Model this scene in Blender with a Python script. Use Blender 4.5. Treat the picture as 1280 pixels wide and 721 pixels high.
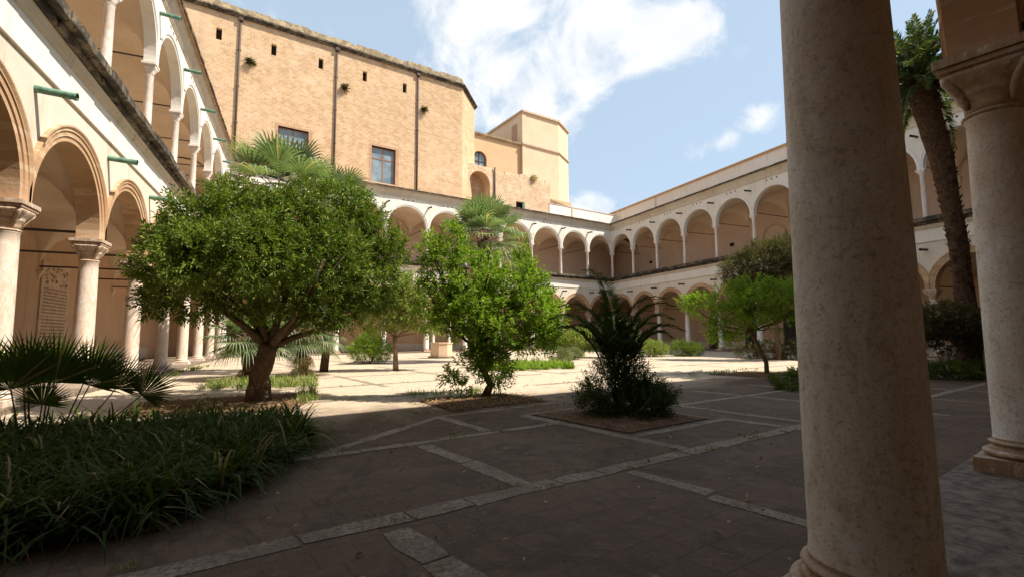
import bpy, math, random
import numpy as np
from mathutils import Matrix, Vector

for o in list(bpy.data.objects): bpy.data.objects.remove(o, do_unlink=True)
SC = bpy.context.scene
COL = SC.collection
R = math.radians

# ------------------------------------------------------------------ camera
YAW, PIT, ROL, EYE = R(23.634), R(5.696), R(-.343), 1.6
cd = bpy.data.cameras.new('camera'); cam = bpy.data.objects.new('camera', cd); COL.objects.link(cam)
F = Vector((math.sin(YAW)*math.cos(PIT), math.cos(YAW)*math.cos(PIT), math.sin(PIT)))
R0 = Vector((math.cos(YAW), -math.sin(YAW), 0)); U0 = R0.cross(F)
RX = R0*math.cos(ROL)+U0*math.sin(ROL); UX = -R0*math.sin(ROL)+U0*math.cos(ROL)
M = Matrix((RX, UX, -F)).transposed().to_4x4(); M.translation = (0, 0, EYE)
cam.matrix_world = M
cd.sensor_width = 36; cd.lens = 609.875/1280*36; cd.clip_start = .05; cd.clip_end = 3000
SC.camera = cam

# ------------------------------------------------------------------ light
SUNV = Vector((.633, -.368, 1)).normalized()          # towards the sun
EL = math.asin(SUNV.z); AZ = math.atan2(SUNV.x, SUNV.y)
W = bpy.data.worlds.new('World'); SC.world = W; W.use_nodes = True
nt = W.node_tree; N = nt.nodes; Lk = nt.links; N.clear()
def wn(t, **k):
    n = N.new(t)
    for a, b in k.items(): setattr(n, a, b)
    return n
sky = wn('ShaderNodeTexSky', sky_type='NISHITA', sun_disc=False)
sky.sun_elevation = EL; sky.sun_rotation = AZ; sky.air_density = 1.0; sky.dust_density = .6; sky.ozone_density = 1.6
def wmath(op, a, b=None, clamp=False):
    n = wn('ShaderNodeMath', operation=op, use_clamp=clamp)
    for i, v in enumerate((a, b)):
        if v is None: continue
        if isinstance(v, (int, float)): n.inputs[i].default_value = v
        else: Lk.new(v, n.inputs[i])
    return n.outputs[0]
tc = wn('ShaderNodeTexCoord'); nrm = wn('ShaderNodeVectorMath', operation='NORMALIZE'); Lk.new(tc.outputs['Generated'], nrm.inputs[0])
DIRV = nrm.outputs[0]
def azdir(az, tan): 
    az = R(az); v = Vector((math.sin(az), math.cos(az), tan)).normalized(); return v
# clouds: azimuth, tan(elevation), angular size (deg), weight
blobs = [(19, .70, 3.6, 1), (23, .74, 4.6, 1.1), (27, .72, 4.2, 1), (21, .60, 4, .95), (25, .58, 4.2, .9), (29.5, .62, 3.8, .95), (27.5, .52, 3.2, .85), (32.5, .59, 3.2, .85),
         (36.5, .60, 2.6, .8), (40.5, .60, 2.3, .75), (43.5, .625, 2.2, .8), (46, .63, 1.6, .6), (20, .49, 3, .55), (25, .82, 5.5, 1), (31, .80, 4, .9), (17, .52, 2.5, .4),
         (51.5, .405, 1.5, .62), (53, .42, 1.3, .62), (46.3, .362, 1.5, .6), (48, .37, 1.2, .5), (33.2, .275, 2.0, .8), (35, .262, 1.6, .7), (31, .262, 1.6, .6),
         (-30, .5, 10, 1), (120, .6, 14, 1), (200, .5, 16, 1), (85, .35, 8, .8), (260, .7, 12, .9)]
acc = None
for az, t, s, w in blobs:
    v = azdir(az, t)
    d = wn('ShaderNodeVectorMath', operation='DOT_PRODUCT'); Lk.new(DIRV, d.inputs[0]); d.inputs[1].default_value = v
    k = 2/(R(s)**2)*.55
    e = wmath('EXPONENT', wmath('MULTIPLY', wmath('SUBTRACT', d.outputs['Value'], 1.0), k))
    e = wmath('MULTIPLY', e, w)
    acc = e if acc is None else wmath('MAXIMUM', wmath('ADD', wmath('MULTIPLY', acc, .25), e), acc) if False else (e if acc is None else wmath('ADD', acc, e))
acc = wmath('MINIMUM', acc, 1.15)
nz = wn('ShaderNodeTexNoise'); nz.inputs['Scale'].default_value = 7.5; nz.inputs['Detail'].default_value = 9; nz.inputs['Roughness'].default_value = .6; nz.inputs['Distortion'].default_value = .35
Lk.new(DIRV, nz.inputs['Vector'])
dens = wmath('ADD', wmath('MULTIPLY', acc, .55), wmath('MULTIPLY', wmath('SUBTRACT', nz.outputs['Fac'], .5), 2.1))
mr = wn('ShaderNodeMapRange', interpolation_type='SMOOTHSTEP'); Lk.new(dens, mr.inputs['Value'])
mr.inputs['From Min'].default_value = .26; mr.inputs['From Max'].default_value = .80; mr.inputs['To Max'].default_value = .9
nz2 = wn('ShaderNodeTexNoise'); nz2.inputs['Scale'].default_value = 9; nz2.inputs['Detail'].default_value = 6
Lk.new(DIRV, nz2.inputs['Vector'])
cm = wn('ShaderNodeMix', data_type='RGBA'); Lk.new(nz2.outputs['Fac'], cm.inputs[0])
cm.inputs[6].default_value = (7.2, 7.5, 7.9, 1); cm.inputs[7].default_value = (10.5, 10.3, 10.0, 1)
# a little milky haze mixed into the blue
hz = wn('ShaderNodeMix', data_type='RGBA'); hz.inputs[0].default_value = .56; Lk.new(sky.outputs[0], hz.inputs[6]); hz.inputs[7].default_value = (6.6, 8.2, 9.7, 1)
mx = wn('ShaderNodeMix', data_type='RGBA'); Lk.new(mr.outputs[0], mx.inputs[0]); Lk.new(hz.outputs[2], mx.inputs[6]); Lk.new(cm.outputs[2], mx.inputs[7])
bg = wn('ShaderNodeBackground'); bg.inputs['Strength'].default_value = .07; Lk.new(mx.outputs[2], bg.inputs['Color'])
wo = wn('ShaderNodeOutputWorld'); Lk.new(bg.outputs[0], wo.inputs[0])

sd = bpy.data.lights.new('sun', 'SUN'); sun = bpy.data.objects.new('sun', sd); COL.objects.link(sun)
sd.energy = 5.0; sd.angle = R(.53); sd.color = (1, .92, .80)
sun.rotation_euler = SUNV.to_track_quat('Z', 'Y').to_euler(); sun.location = (20, -10, 60)
VS = SC.view_settings
VS.view_transform = 'Standard'; VS.look = 'None'; VS.exposure = .80; VS.gamma = 1; VS.use_curve_mapping = False
SC.render.engine = 'CYCLES'
SC.cycles.max_bounces = 8; SC.cycles.diffuse_bounces = 5; SC.cycles.transparent_max_bounces = 8

# ------------------------------------------------------------------ materials
class MT:
    def __init__(s, name, rough=.85, spec=.3):
        s.m = bpy.data.materials.new(name); s.m.use_nodes = True; s.t = s.m.node_tree
        s.b = s.t.nodes['Principled BSDF']; s.b.inputs['Roughness'].default_value = rough; s.b.inputs['Specular IOR Level'].default_value = spec
        s.geo = None
    def n(s, t, **k):
        n = s.t.nodes.new(t)
        for a, b in k.items(): setattr(n, a, b)
        return n
    def l(s, a, b): s.t.links.new(a, b)
    def obj(s, scale=(1, 1, 1)):
        c = s.n('ShaderNodeTexCoord'); m = s.n('ShaderNodeMapping'); m.inputs['Scale'].default_value = scale; s.l(c.outputs['Object'], m.inputs[0]); return m.outputs[0]
    def pos(s, scale=(1, 1, 1), rot=0):
        c = s.n('ShaderNodeNewGeometry'); m = s.n('ShaderNodeMapping'); m.inputs['Scale'].default_value = scale; m.inputs['Rotation'].default_value = (0, 0, rot)
        s.l(c.outputs['Position'], m.inputs[0]); return m.outputs[0]
    def noise(s, vec, sc, det=6, rough=.6, dist=0):
        n = s.n('ShaderNodeTexNoise'); n.inputs['Scale'].default_value = sc; n.inputs['Detail'].default_value = det; n.inputs['Roughness'].default_value = rough; n.inputs['Distortion'].default_value = dist
        s.l(vec, n.inputs['Vector']); return n.outputs['Fac']
    def ramp(s, fac, a, b):
        m = s.n('ShaderNodeMapRange', interpolation_type='SMOOTHSTEP'); m.inputs['From Min'].default_value = a; m.inputs['From Max'].default_value = b; s.l(fac, m.inputs['Value']); return m.outputs[0]
    def mul(s, a, b):
        m = s.n('ShaderNodeMath', operation='MULTIPLY')
        for i, v in enumerate((a, b)):
            if isinstance(v, (int, float)): m.inputs[i].default_value = v
            else: s.l(v, m.inputs[i])
        return m.outputs[0]
    def mix(s, f, a, b):
        m = s.n('ShaderNodeMix', data_type='RGBA')
        if isinstance(f, (int, float)): m.inputs[0].default_value = f
        else: s.l(f, m.inputs[0])
        for i, v in ((6, a), (7, b)):
            if isinstance(v, tuple): m.inputs[i].default_value = v+(1,)
            else: s.l(v, m.inputs[i])
        return m.outputs[2]
    def col(s, c):
        if isinstance(c, tuple): s.b.inputs['Base Color'].default_value = c+(1,)
        else: s.l(c, s.b.inputs['Base Color'])
        return s
    def bump(s, h, st=.3, d=.02):
        b = s.n('ShaderNodeBump'); b.inputs['Strength'].default_value = st; b.inputs['Distance'].default_value = d; s.l(h, b.inputs['Height']); s.l(b.outputs[0], s.b.inputs['Normal']); return s
    def wall_uv(s):           # u along any upright wall, v up
        g = s.n('ShaderNodeNewGeometry'); c = s.n('ShaderNodeVectorMath', operation='CROSS_PRODUCT'); s.l(g.outputs['True Normal'], c.inputs[0]); c.inputs[1].default_value = (0, 0, 1)
        d = s.n('ShaderNodeVectorMath', operation='DOT_PRODUCT'); s.l(c.outputs[0], d.inputs[0]); s.l(g.outputs['Position'], d.inputs[1])
        sp = s.n('ShaderNodeSeparateXYZ'); s.l(g.outputs['Position'], sp.inputs[0])
        cb = s.n('ShaderNodeCombineXYZ'); s.l(d.outputs['Value'], cb.inputs[0]); s.l(sp.outputs[2], cb.inputs[1]); return cb.outputs[0], sp.outputs[2]
    def brick(s, vec, w, h, mort, c1, c2, cm, bias=0, freq=2, off=.5):
        b = s.n('ShaderNodeTexBrick'); s.l(vec, b.inputs['Vector']); b.inputs['Scale'].default_value = 1; b.inputs['Brick Width'].default_value = w; b.inputs['Row Height'].default_value = h
        b.inputs['Mortar Size'].default_value = mort; b.inputs['Mortar Smooth'].default_value = .3; b.inputs['Bias'].default_value = bias; b.offset = off
        for k, c in (('Color1', c1), ('Color2', c2), ('Mortar', cm)): b.inputs[k].default_value = c+(1,)
        return b.outputs['Color'], b.outputs['Fac']

def plaster(name, c, c2, stain, amt=.5, sc=.35):
    m = MT(name, .9, .2); p = m.pos(); n1 = m.noise(p, sc, 8, .65, .4); n2 = m.noise(m.pos((1.6, 1.6, .35)), 1.2, 7, .7)
    a = m.mix(m.ramp(n1, .35, .7), c, c2); a = m.mix(m.mul(m.ramp(n2, .52, .8), amt), a, stain)
    n3 = m.noise(m.pos((2.6, 2.6, .16)), 1.0, 9, .75); a = m.mix(m.mul(m.ramp(n3, .54, .66), amt*.8), a, stain); n4 = m.noise(p, 2.2, 12, .8, .8); a = m.mix(m.mul(m.ramp(n4, .56, .62), amt*.5), a, tuple(k*.82 for k in c)); m.col(a).bump(m.noise(p, 5, 8, .7), .28, .03); return m.m
M_CREAM = plaster('cream_plaster', (.65, .57, .465), (.70, .63, .53), (.40, .31, .22), .55)
M_WHITE = plaster('white_plaster', (.77, .73, .67), (.71, .66, .59), (.50, .42, .33), .45)
M_UPPER = plaster('pale_plaster', (.71, .65, .57), (.75, .70, .63), (.46, .36, .26), .5)
M_BACK = plaster('ochre_gallery_plaster', (.52, .355, .225), (.47, .315, .20), (.33, .22, .15), .6)
M_BACKU = plaster('pink_gallery_plaster', (.58, .42, .305), (.52, .365, .26), (.38, .27, .19), .6)
M_VAULT = plaster('vault_plaster', (.64, .50, .37), (.58, .44, .32), (.42, .30, .2), .4)
M_ORANGE = plaster('sandy_plaster', (.60, .415, .25), (.56, .375, .22), (.45, .30, .17), .5)
M_TOWER = plaster('pale_sandy_plaster', (.68, .52, .365), (.64, .475, .32), (.52, .36, .23), .5)
M_CORN = plaster('grey_cream_cornice', (.60, .52, .41), (.52, .43, .32), (.27, .22, .16), .7)

def stone_column(name, a, b, c, fine=26, grad=0, sp_=1.0):
    m = MT(name, .58, .4); p = m.obj(); pv = m.obj((1, 1, .3))
    n1 = m.noise(p, 1.5, 12, .68, 1.4); n2 = m.noise(pv, 4.2, 10, .75, 1.1); n3 = m.noise(p, fine, 8, .8); n4 = m.noise(p, 6.5, 12, .85, .8); n5 = m.noise(p, 60, 4, .8)
    x = m.mix(m.ramp(n1, .38, .58), a, b)
    x = m.mix(m.mul(m.ramp(n2, .46, .62), .8), x, c)
    if grad:      # stone mixed browner towards the top, paler and greyer lower down
        sp = m.n('ShaderNodeSeparateXYZ'); m.l(p, sp.inputs[0]); ad = m.n('ShaderNodeMath', operation='MULTIPLY_ADD'); m.l(n1, ad.inputs[0]); ad.inputs[1].default_value = 2.4; m.l(sp.outputs[2], ad.inputs[2])
        x = m.mix(m.mul(m.ramp(ad.outputs[0], 3.1, 5.0), .8), x, (.66, .53, .41))
    x = m.mix(m.mul(m.ramp(n4, .53, .60), .45*sp_), x, (.30, .25, .19))
    x = m.mix(m.mul(m.ramp(n3, .535, .60), .5*sp_), x, (.19, .16, .13))
    x = m.mix(m.mul(m.ramp(n5, .57, .63), .5*sp_), x, (.14, .12, .10))
    w = m.noise(m.obj((1, 1, .5)), 2.6, 14, .85, 2.2); x = m.mix(m.mul(m.ramp(w, .525, .58), .6), x, (.84, .80, .75))
    mp = m.n('ShaderNodeMath', operation='ADD'); m.l(m.mul(n3, .6), mp.inputs[0]); m.l(n2, mp.inputs[1])
    m.col(x).bump(mp.outputs[0], .55, .014); return m.m
M_MARBLE = stone_column('weathered_marble', (.90, .89, .87), (.86, .81, .75), (.74, .66, .57), 26, 1, .85)
M_MARBLEP = stone_column('pinkish_marble', (.72, .61, .52), (.68, .55, .44), (.60, .42, .30), 26, 0, .35)
M_CAP = stone_column('carved_sandstone', (.54, .40, .28), (.47, .33, .22), (.36, .23, .14), 26, 0, .6)
M_WCOL = stone_column('pale_marble', (.70, .60, .52), (.72, .64, .57), (.60, .45, .35), 26, 0, .25)

def mk_arch():
    m = MT('brown_arch_stone', .85, .2); p = m.obj(); n1 = m.noise(p, .8, 7, .6, .5)
    u = m.noise(m.obj((.5, .5, 3.2)), 1.4, 5, .6); g = m.noise(p, 16, 5)
    x = m.mix(m.ramp(n1, .35, .7), (.50, .33, .20), (.42, .25, .14)); x = m.mix(m.mul(m.ramp(u, .5, .62), .7), x, (.60, .45, .30)); x = m.mix(m.mul(m.ramp(g, .6, .75), .4), x, (.25, .16, .1))
    m.col(x).bump(g, .3, .02); return m.m
M_ARCH = mk_arch()
def mk_slate():
    m = MT('stained_slate', .9, .2); p = m.pos(); n1 = m.noise(p, 1.3, 8, .75, .5); n2 = m.noise(p, 7, 6, .7)
    x = m.mix(m.ramp(n1, .46, .60), (.050, .042, .034), (.21, .17, .12)); x = m.mix(m.mul(m.ramp(n2, .52, .66), .7), x, (.035, .03, .025)); m.col(x).bump(n2, .6, .04); return m.m
M_SLATE = mk_slate()
def mk_church():
    m = MT('church_brickwork', .92, .15); uv, z = m.wall_uv()
    c, f = m.brick(uv, .54, .27, .026, (.59, .405, .245), (.44, .285, .16), (.63, .475, .32))
    n1 = m.noise(m.pos(), .16, 8, .7, .6); n2 = m.noise(m.pos(), 1.1, 8, .72)
    x = m.mix(m.mul(m.ramp(n1, .46, .6), .45), c, (.63, .46, .30)); x = m.mix(m.mul(m.ramp(n2, .50, .66), .65), x, (.42, .26, .14))
    st = m.noise(m.pos((.9, .9, .05)), 1.0, 6, .65); x = m.mix(m.mul(m.ramp(st, .56, .75), .35), x, (.36, .25, .16))
    pt = m.noise(m.pos(), .42, 4, .6, 1); x = m.mix(m.mul(m.ramp(pt, .55, .68), .4), x, (.66, .52, .38))
    m.col(x).bump(f, -.5, .03); return m.m
M_CHURCH = mk_church()
def mk_rubble():
    m = MT('rough_rubble_wall', .95, .1); uv, z = m.wall_uv(); c, f = m.brick(uv, .5, .22, .03, (.60, .42, .26), (.46, .29, .17), (.62, .48, .33))
    n2 = m.noise(m.pos(), .8, 8, .75, .5); x = m.mix(m.mul(m.ramp(n2, .42, .62), .8), c, (.68, .55, .40)); n3 = m.noise(m.pos(), 2.6, 7, .75); x = m.mix(m.mul(m.ramp(n3, .54, .68), .7), x, (.33, .21, .13))
    m.col(x).bump(n3, .7, .08); return m.m
M_RUBBLE = mk_rubble()
def mk_topband():
    m = MT('lichen_stained_coping', .95, .1); p = m.pos(); n = m.noise(p, 1.6, 8, .75); k = m.noise(p, .5, 5)
    x = m.mix(m.ramp(n, .42, .6), (.27, .21, .14), (.52, .40, .25)); x = m.mix(m.mul(m.ramp(k, .5, .7), .5), x, (.30, .24, .15)); m.col(x).bump(n, .8, .15); return m.m
M_TOPB = mk_topband()
def mk_tile():
    m = MT('terracotta_roof', .9, .2); p = m.pos((4, 4, 4)); n = m.noise(p, .6, 5); x = m.mix(m.ramp(n, .4, .65), (.42, .25, .15), (.50, .38, .26)); m.col(x).bump(n, .6, .05); return m.m
M_TILE = mk_tile()
ROWA = math.atan2(.204, .979)
def mk_paving():
    m = MT('worn_courtyard_paving', .8, .35); p = m.pos((1, 1, 1), -ROWA)
    wb = m.noise(m.pos(), 1.4, 3); va = m.n('ShaderNodeVectorMath', operation='ADD'); m.l(p, va.inputs[0]); cbv = m.n('ShaderNodeCombineXYZ'); m.l(m.mul(wb, .12), cbv.inputs[0]); m.l(m.mul(n3_ := m.noise(m.pos(), 2.3, 3), .1), cbv.inputs[1]); m.l(cbv.outputs[0], va.inputs[1])
    c, f = m.brick(va.outputs[0], .34, .34, .012, (.125, .074, .043), (.098, .058, .034), (.078, .048, .029), 0, 2, .5)
    n1 = m.noise(m.pos(), .45, 9, .7, .6); n2 = m.noise(m.pos(), 3.2, 9, .75, .5); n3 = m.noise(m.pos(), 30, 5, .7)
    x = m.mix(m.mul(m.ramp(n1, .42, .66), .75), c, (.170, .108, .064)); x = m.mix(m.mul(m.ramp(n2, .46, .64), .6), x, (.066, .043, .028)); x = m.mix(m.mul(m.ramp(n3, .57, .70), .4), x, (.20, .145, .10))
    n4 = m.noise(m.pos(), 9, 10, .8, .6); x = m.mix(m.mul(m.ramp(n4, .54, .62), .5), x, (.19, .135, .09)); n6 = m.noise(m.pos(), .9, 10, .75, 1.5); x = m.mix(m.mul(m.ramp(n6, .52, .60), .55), x, (.05, .032, .021))
    # paler sandy slabs, plus sunlit ground past the shadow edge painted lighter
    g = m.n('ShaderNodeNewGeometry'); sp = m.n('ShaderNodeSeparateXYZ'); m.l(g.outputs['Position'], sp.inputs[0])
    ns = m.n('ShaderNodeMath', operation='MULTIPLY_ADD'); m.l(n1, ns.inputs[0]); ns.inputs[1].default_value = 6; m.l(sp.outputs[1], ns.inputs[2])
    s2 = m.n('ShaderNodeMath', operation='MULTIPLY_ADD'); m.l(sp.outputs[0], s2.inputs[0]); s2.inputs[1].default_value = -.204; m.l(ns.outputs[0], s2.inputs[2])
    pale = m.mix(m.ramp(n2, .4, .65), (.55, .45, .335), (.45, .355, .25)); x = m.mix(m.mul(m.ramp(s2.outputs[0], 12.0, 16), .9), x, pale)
    h = m.n('ShaderNodeMath', operation='MULTIPLY_ADD'); m.l(f, h.inputs[0]); h.inputs[1].default_value = -.7; m.l(n2, h.inputs[2])
    m.col(x).bump(h.outputs[0], .45, .012)
    m.l(m.ramp(n1, .2, .9), m.b.inputs['Roughness']) if False else None
    return m.m
M_PAVE = mk_paving()
def simple(name, a, b, sc=3, rough=.85, spec=.25, bump=.3, bd=.02, det=7):
    m = MT(name, rough, spec); n = m.noise(m.pos(), sc, det, .7, .3); m.col(m.mix(m.ramp(n, .36, .66), a, b)).bump(n, bump, bd); return m.m
def mk_strip():
    m = MT('pale_strip_stone', .8, .3); n1 = m.noise(m.pos(), 3.5, 12, .85, .8); n2 = m.noise(m.pos(), 22, 8, .8, .4)
    x = m.mix(m.ramp(n1, .40, .60), (.44, .355, .265), (.28, .215, .155)); x = m.mix(m.mul(m.ramp(n2, .48, .56), .8), x, (.13, .10, .075)); n5 = m.noise(m.pos(), 1.1, 8, .7); x = m.mix(m.mul(m.ramp(n5, .45, .6), .6), x, (.20, .15, .108)); w = m.noise(m.pos(), 14, 10, .85, 1); x = m.mix(m.mul(m.ramp(w, .56, .62), .6), x, (.50, .45, .38))
    m.col(x).bump(n2, .9, .03); return m.m
M_STRIP = mk_strip()
M_STYL = simple('veined_step_stone', (.26, .20, .148), (.08, .056, .041), 7, .7, .35, .9, .02, 12)
M_SOIL = simple('dry_soil', (.12, .072, .045), (.21, .135, .085), 4, .95, .1, 1, .06)
M_EARTH = simple('earth', (.3, .24, .17), (.22, .17, .12), .3)
M_BARK = simple('rough_bark', (.17, .115, .075), (.10, .068, .045), 7, .95, .15, 1, .06)
M_BARKL = simple('light_bark', (.27, .20, .14), (.17, .12, .085), 7, .95, .15, 1, .05)
M_BOOT = simple('palm_trunk_fibre', (.13, .08, .05), (.05, .032, .022), 9, .95, .1, 1, .06)
M_COPPER = simple('verdigris_copper', (.16, .30, .22), (.055, .12, .085), 5, .75, .25, .5, .01, 12)
M_IRON = simple('rusty_iron', (.09, .06, .045), (.05, .035, .03), 8, .7, .4, .2, .01)
M_DARK = simple('recess_shade', (.018, .014, .011), (.03, .024, .02), 3, .95, .05, .1, .01)  # near-black stands in for shade inside holes, vents and slots
M_WOOD = simple('brown_window_wood', (.30, .15, .075), (.22, .11, .055), 6, .6, .3, .2, .01)
M_SILL = simple('reveal_stone', (.46, .30, .19), (.38, .24, .15), 2, .9)
M_DOOR = simple('dark_door_wood', (.035, .03, .03), (.022, .018, .018), 5, .6)
M_PLAQ = simple('old_inscribed_marble', (.56, .43, .31), (.42, .30, .20), 2.4, .7, .3, .3, .01)
M_INSC = simple('inscription_cut', (.24, .15, .095), (.20, .12, .08), 3, .9)
M_LITTER = None
def mk_glass():
    m = MT('dusty_window_glass', .25, .5); n = m.noise(m.pos(), .7, 4); m.col(m.mix(m.ramp(n, .35, .65), (.13, .17, .20), (.24, .30, .34))); return m.m
M_GLASS = mk_glass()

def leaf_mat(name, a, b, dry=None, dry_amt=.08, rough=.45, trans=.35, spec=.4):
    m = MT(name, rough, spec); g = m.n('ShaderNodeNewGeometry'); n = m.noise(m.pos(), 1.1, 3)
    x = m.mix(g.outputs['Random Per Island'], a, b)
    x = m.mix(m.mul(m.ramp(n, .4, .62), .45), x, tuple(min(1, c*1.35) for c in b))
    if dry:
        wn_ = m.n('ShaderNodeTexWhiteNoise', noise_dimensions='1D'); m.l(g.outputs['Random Per Island'], wn_.inputs['W'])
        th = m.n('ShaderNodeMath', operation='LESS_THAN'); m.l(wn_.outputs['Value'], th.inputs[0]); th.inputs[1].default_value = dry_amt
        x = m.mix(th.outputs[0], x, dry)
    m.col(x)
    tr = m.n('ShaderNodeBsdfTranslucent'); ms = m.n('ShaderNodeMixShader'); ms.inputs[0].default_value = trans
    br = m.n('ShaderNodeMix', data_type='RGBA', blend_type='MULTIPLY'); br.inputs[0].default_value = 1; m.l(x, br.inputs[6]); br.inputs[7].default_value = (1.5, 1.7, .7, 1)
    m.l(br.outputs[2], tr.inputs[0]); out = m.t.nodes['Material Output']; m.l(m.b.outputs[0], ms.inputs[1]); m.l(tr.outputs[0], ms.inputs[2]); m.l(ms.outputs[0], out.inputs[0])
    return m.m
L_DARK = leaf_mat('glossy_dark_leaves', (.04, .08, .012), (.15, .20, .03), (.30, .28, .06), .05, .55, .26, .22)
L_CITR = leaf_mat('bright_citrus_leaves', (.075, .135, .016), (.20, .29, .035), (.40, .38, .07), .07, .5, .42, .25)
L_YEL = leaf_mat('yellow_green_leaves', (.13, .17, .04), (.22, .26, .06), (.4, .36, .1), .06)
L_FAN = leaf_mat('fan_palm_leaves', (.09, .13, .065), (.19, .24, .13), (.36, .31, .17), .06, .5, .3)
L_FAND = leaf_mat('dead_palm_leaves', (.30, .23, .13), (.42, .35, .22), None, 0, .8, .3, .1)
L_DATE = leaf_mat('date_palm_leaves', (.028, .05, .016), (.065, .10, .03), (.3, .25, .1), .05, .6, .3, .15)
L_STRAP = leaf_mat('strap_leaves', (.022, .042, .007), (.062, .092, .016), (.30, .23, .11), .07, .65, .25, .12)
L_OLIVE = leaf_mat('dusty_dark_leaves', (.035, .038, .014), (.075, .072, .025), (.22, .14, .07), .1)
L_GREY = leaf_mat('grey_green_leaves', (.10, .13, .06), (.17, .19, .10), (.3, .27, .14), .08)
L_GRASS = leaf_mat('weed_leaves', (.10, .15, .03), (.19, .23, .06), (.42, .36, .18), .15)
L_PURP = leaf_mat('purple_bracts', (.22, .03, .25), (.32, .05, .33))
L_WHITE = leaf_mat('white_petals', (.7, .68, .62), (.8, .78, .74))
L_DRY = leaf_mat('fallen_leaves', (.30, .17, .08), (.46, .32, .17), (.14, .08, .04), .3, .8, .15, .1)

# ------------------------------------------------------------------ mesh helpers
class MB:
    def __init__(s): s.v = []; s.f = []; s.sm = []
    def add(s, vs, fs, smooth=False):
        o = len(s.v); s.v += [tuple(map(float, v)) for v in vs]; s.f += [tuple(i+o for i in f) for f in fs]; s.sm += [smooth]*len(fs); return s
    def box(s, x0, x1, y0, y1, z0, z1):
        v = [(x, y, z) for z in (z0, z1) for y in (y0, y1) for x in (x0, x1)]
        return s.add(v, [(0, 2, 3, 1), (4, 5, 7, 6), (0, 1, 5, 4), (2, 6, 7, 3), (0, 4, 6, 2), (1, 3, 7, 5)])
    def prism(s, poly, z0, z1):      # poly counter-clockwise (x,y)
        n = len(poly); v = [(x, y, z0) for x, y in poly]+[(x, y, z1) for x, y in poly]
        return s.add(v, [tuple(range(n-1, -1, -1)), tuple(range(n, 2*n))]+[(i, (i+1) % n, n+(i+1) % n, n+i) for i in range(n)])
    def lathe(s, prof, seg=32, c=(0, 0), cap=True, smooth=True):
        v = []; f = []
        for r, z in prof:
            for k in range(seg): a = 2*math.pi*k/seg; v.append((c[0]+r*math.cos(a), c[1]+r*math.sin(a), z))
        for i in range(len(prof)-1):
            for k in range(seg): j = (k+1) % seg; f.append((i*seg+k, i*seg+j, (i+1)*seg+j, (i+1)*seg+k))
        s.add(v, f, smooth)
        if cap:
            n = len(prof); s.add([v[k] for k in range(seg)], [tuple(range(seg-1, -1, -1))]); s.add([v[(n-1)*seg+k] for k in range(seg)], [tuple(range(seg))])
        return s
    def sweep(s, path, prof, smooth=False):
        # path: function list of frames (each maps (a,b)->(x,y,z)); prof closed list
        n = len(prof); v = []
        for fr in path: v += [fr(a, b) for a, b in prof]
        f = []
        for i in range(len(path)-1):
            for k in range(n): j = (k+1) % n; f.append((i*n+k, i*n+j, (i+1)*n+j, (i+1)*n+k))
        f += [tuple(range(n-1, -1, -1)), tuple(range((len(path)-1)*n, len(path)*n))]
        return s.add(v, f, smooth)
    def extr_x(s, prof, x0, x1):      # prof list of (y,z)
        return s.sweep([lambda a, b: (x0, a, b), lambda a, b: (x1, a, b)], prof)
    def tube(s, pts, rad, seg=8, wob=0, rng=None, caps=True):
        pts = [Vector(p) for p in pts]; n = len(pts); v = []; f = []
        if not hasattr(rad, '__len__'): rad = [rad]*n
        t0 = (pts[1]-pts[0]).normalized(); u = t0.orthogonal().normalized()
        for i, p in enumerate(pts):
            t = (pts[min(i+1, n-1)]-pts[max(i-1, 0)]).normalized(); u = (u-t*u.dot(t)).normalized(); w = t.cross(u)
            for k in range(seg):
                a = 2*math.pi*k/seg; r = rad[i]*(1+(rng.uniform(-wob, wob) if rng else 0)); q = p+u*(r*math.cos(a))+w*(r*math.sin(a)); v.append(tuple(q))
        for i in range(n-1):
            for k in range(seg): j = (k+1) % seg; f.append((i*seg+k, i*seg+j, (i+1)*seg+j, (i+1)*seg+k))
        if caps: f += [tuple(range(seg-1, -1, -1)), tuple(range((n-1)*seg, n*seg))]
        return s.add(v, f, True)
    def raw(s, V, Fc, smooth=False):
        o = len(s.v); s.v += V.tolist(); s.f += (Fc+o).tolist(); s.sm += [smooth]*len(Fc); return s
    def mesh(s, name, mat):
        me = bpy.data.meshes.new(name); me.from_pydata(s.v, [], s.f); me.materials.append(mat)
        me.polygons.foreach_set('use_smooth', s.sm); me.update(); return me
    def build(s, name, mat, parent=None, loc=None, rz=0, label=None, bevel=0):
        return link(name, s.mesh(name, mat), parent, loc, rz, label, bevel)
def link(name, me, parent=None, loc=None, rz=0, label=None, bevel=0):
    o = bpy.data.objects.new(name, me); COL.objects.link(o); o.parent = parent
    if loc: o.location = loc
    if rz: o.rotation_euler = (0, 0, rz)
    if label: o['label'] = label
    if bevel:
        b = o.modifiers.new('bevel', 'BEVEL'); b.width = bevel; b.segments = 2; b.limit_method = 'ANGLE'
    return o
def thing(name, label, cat, loc=(0, 0, 0), rz=0, group=None):
    o = bpy.data.objects.new(name, None); COL.objects.link(o); o.location = loc; o.rotation_euler = (0, 0, rz); o.empty_display_size = .3
    return tag(o, label, cat, group)
def tag(o, label, cat, group=None):
    o['label'] = label; o['category'] = cat
    if group: o['group'] = group
    return o
def struct(name, mb, mat):
    o = mb.build(name, mat); o['kind'] = 'structure'; return o

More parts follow.
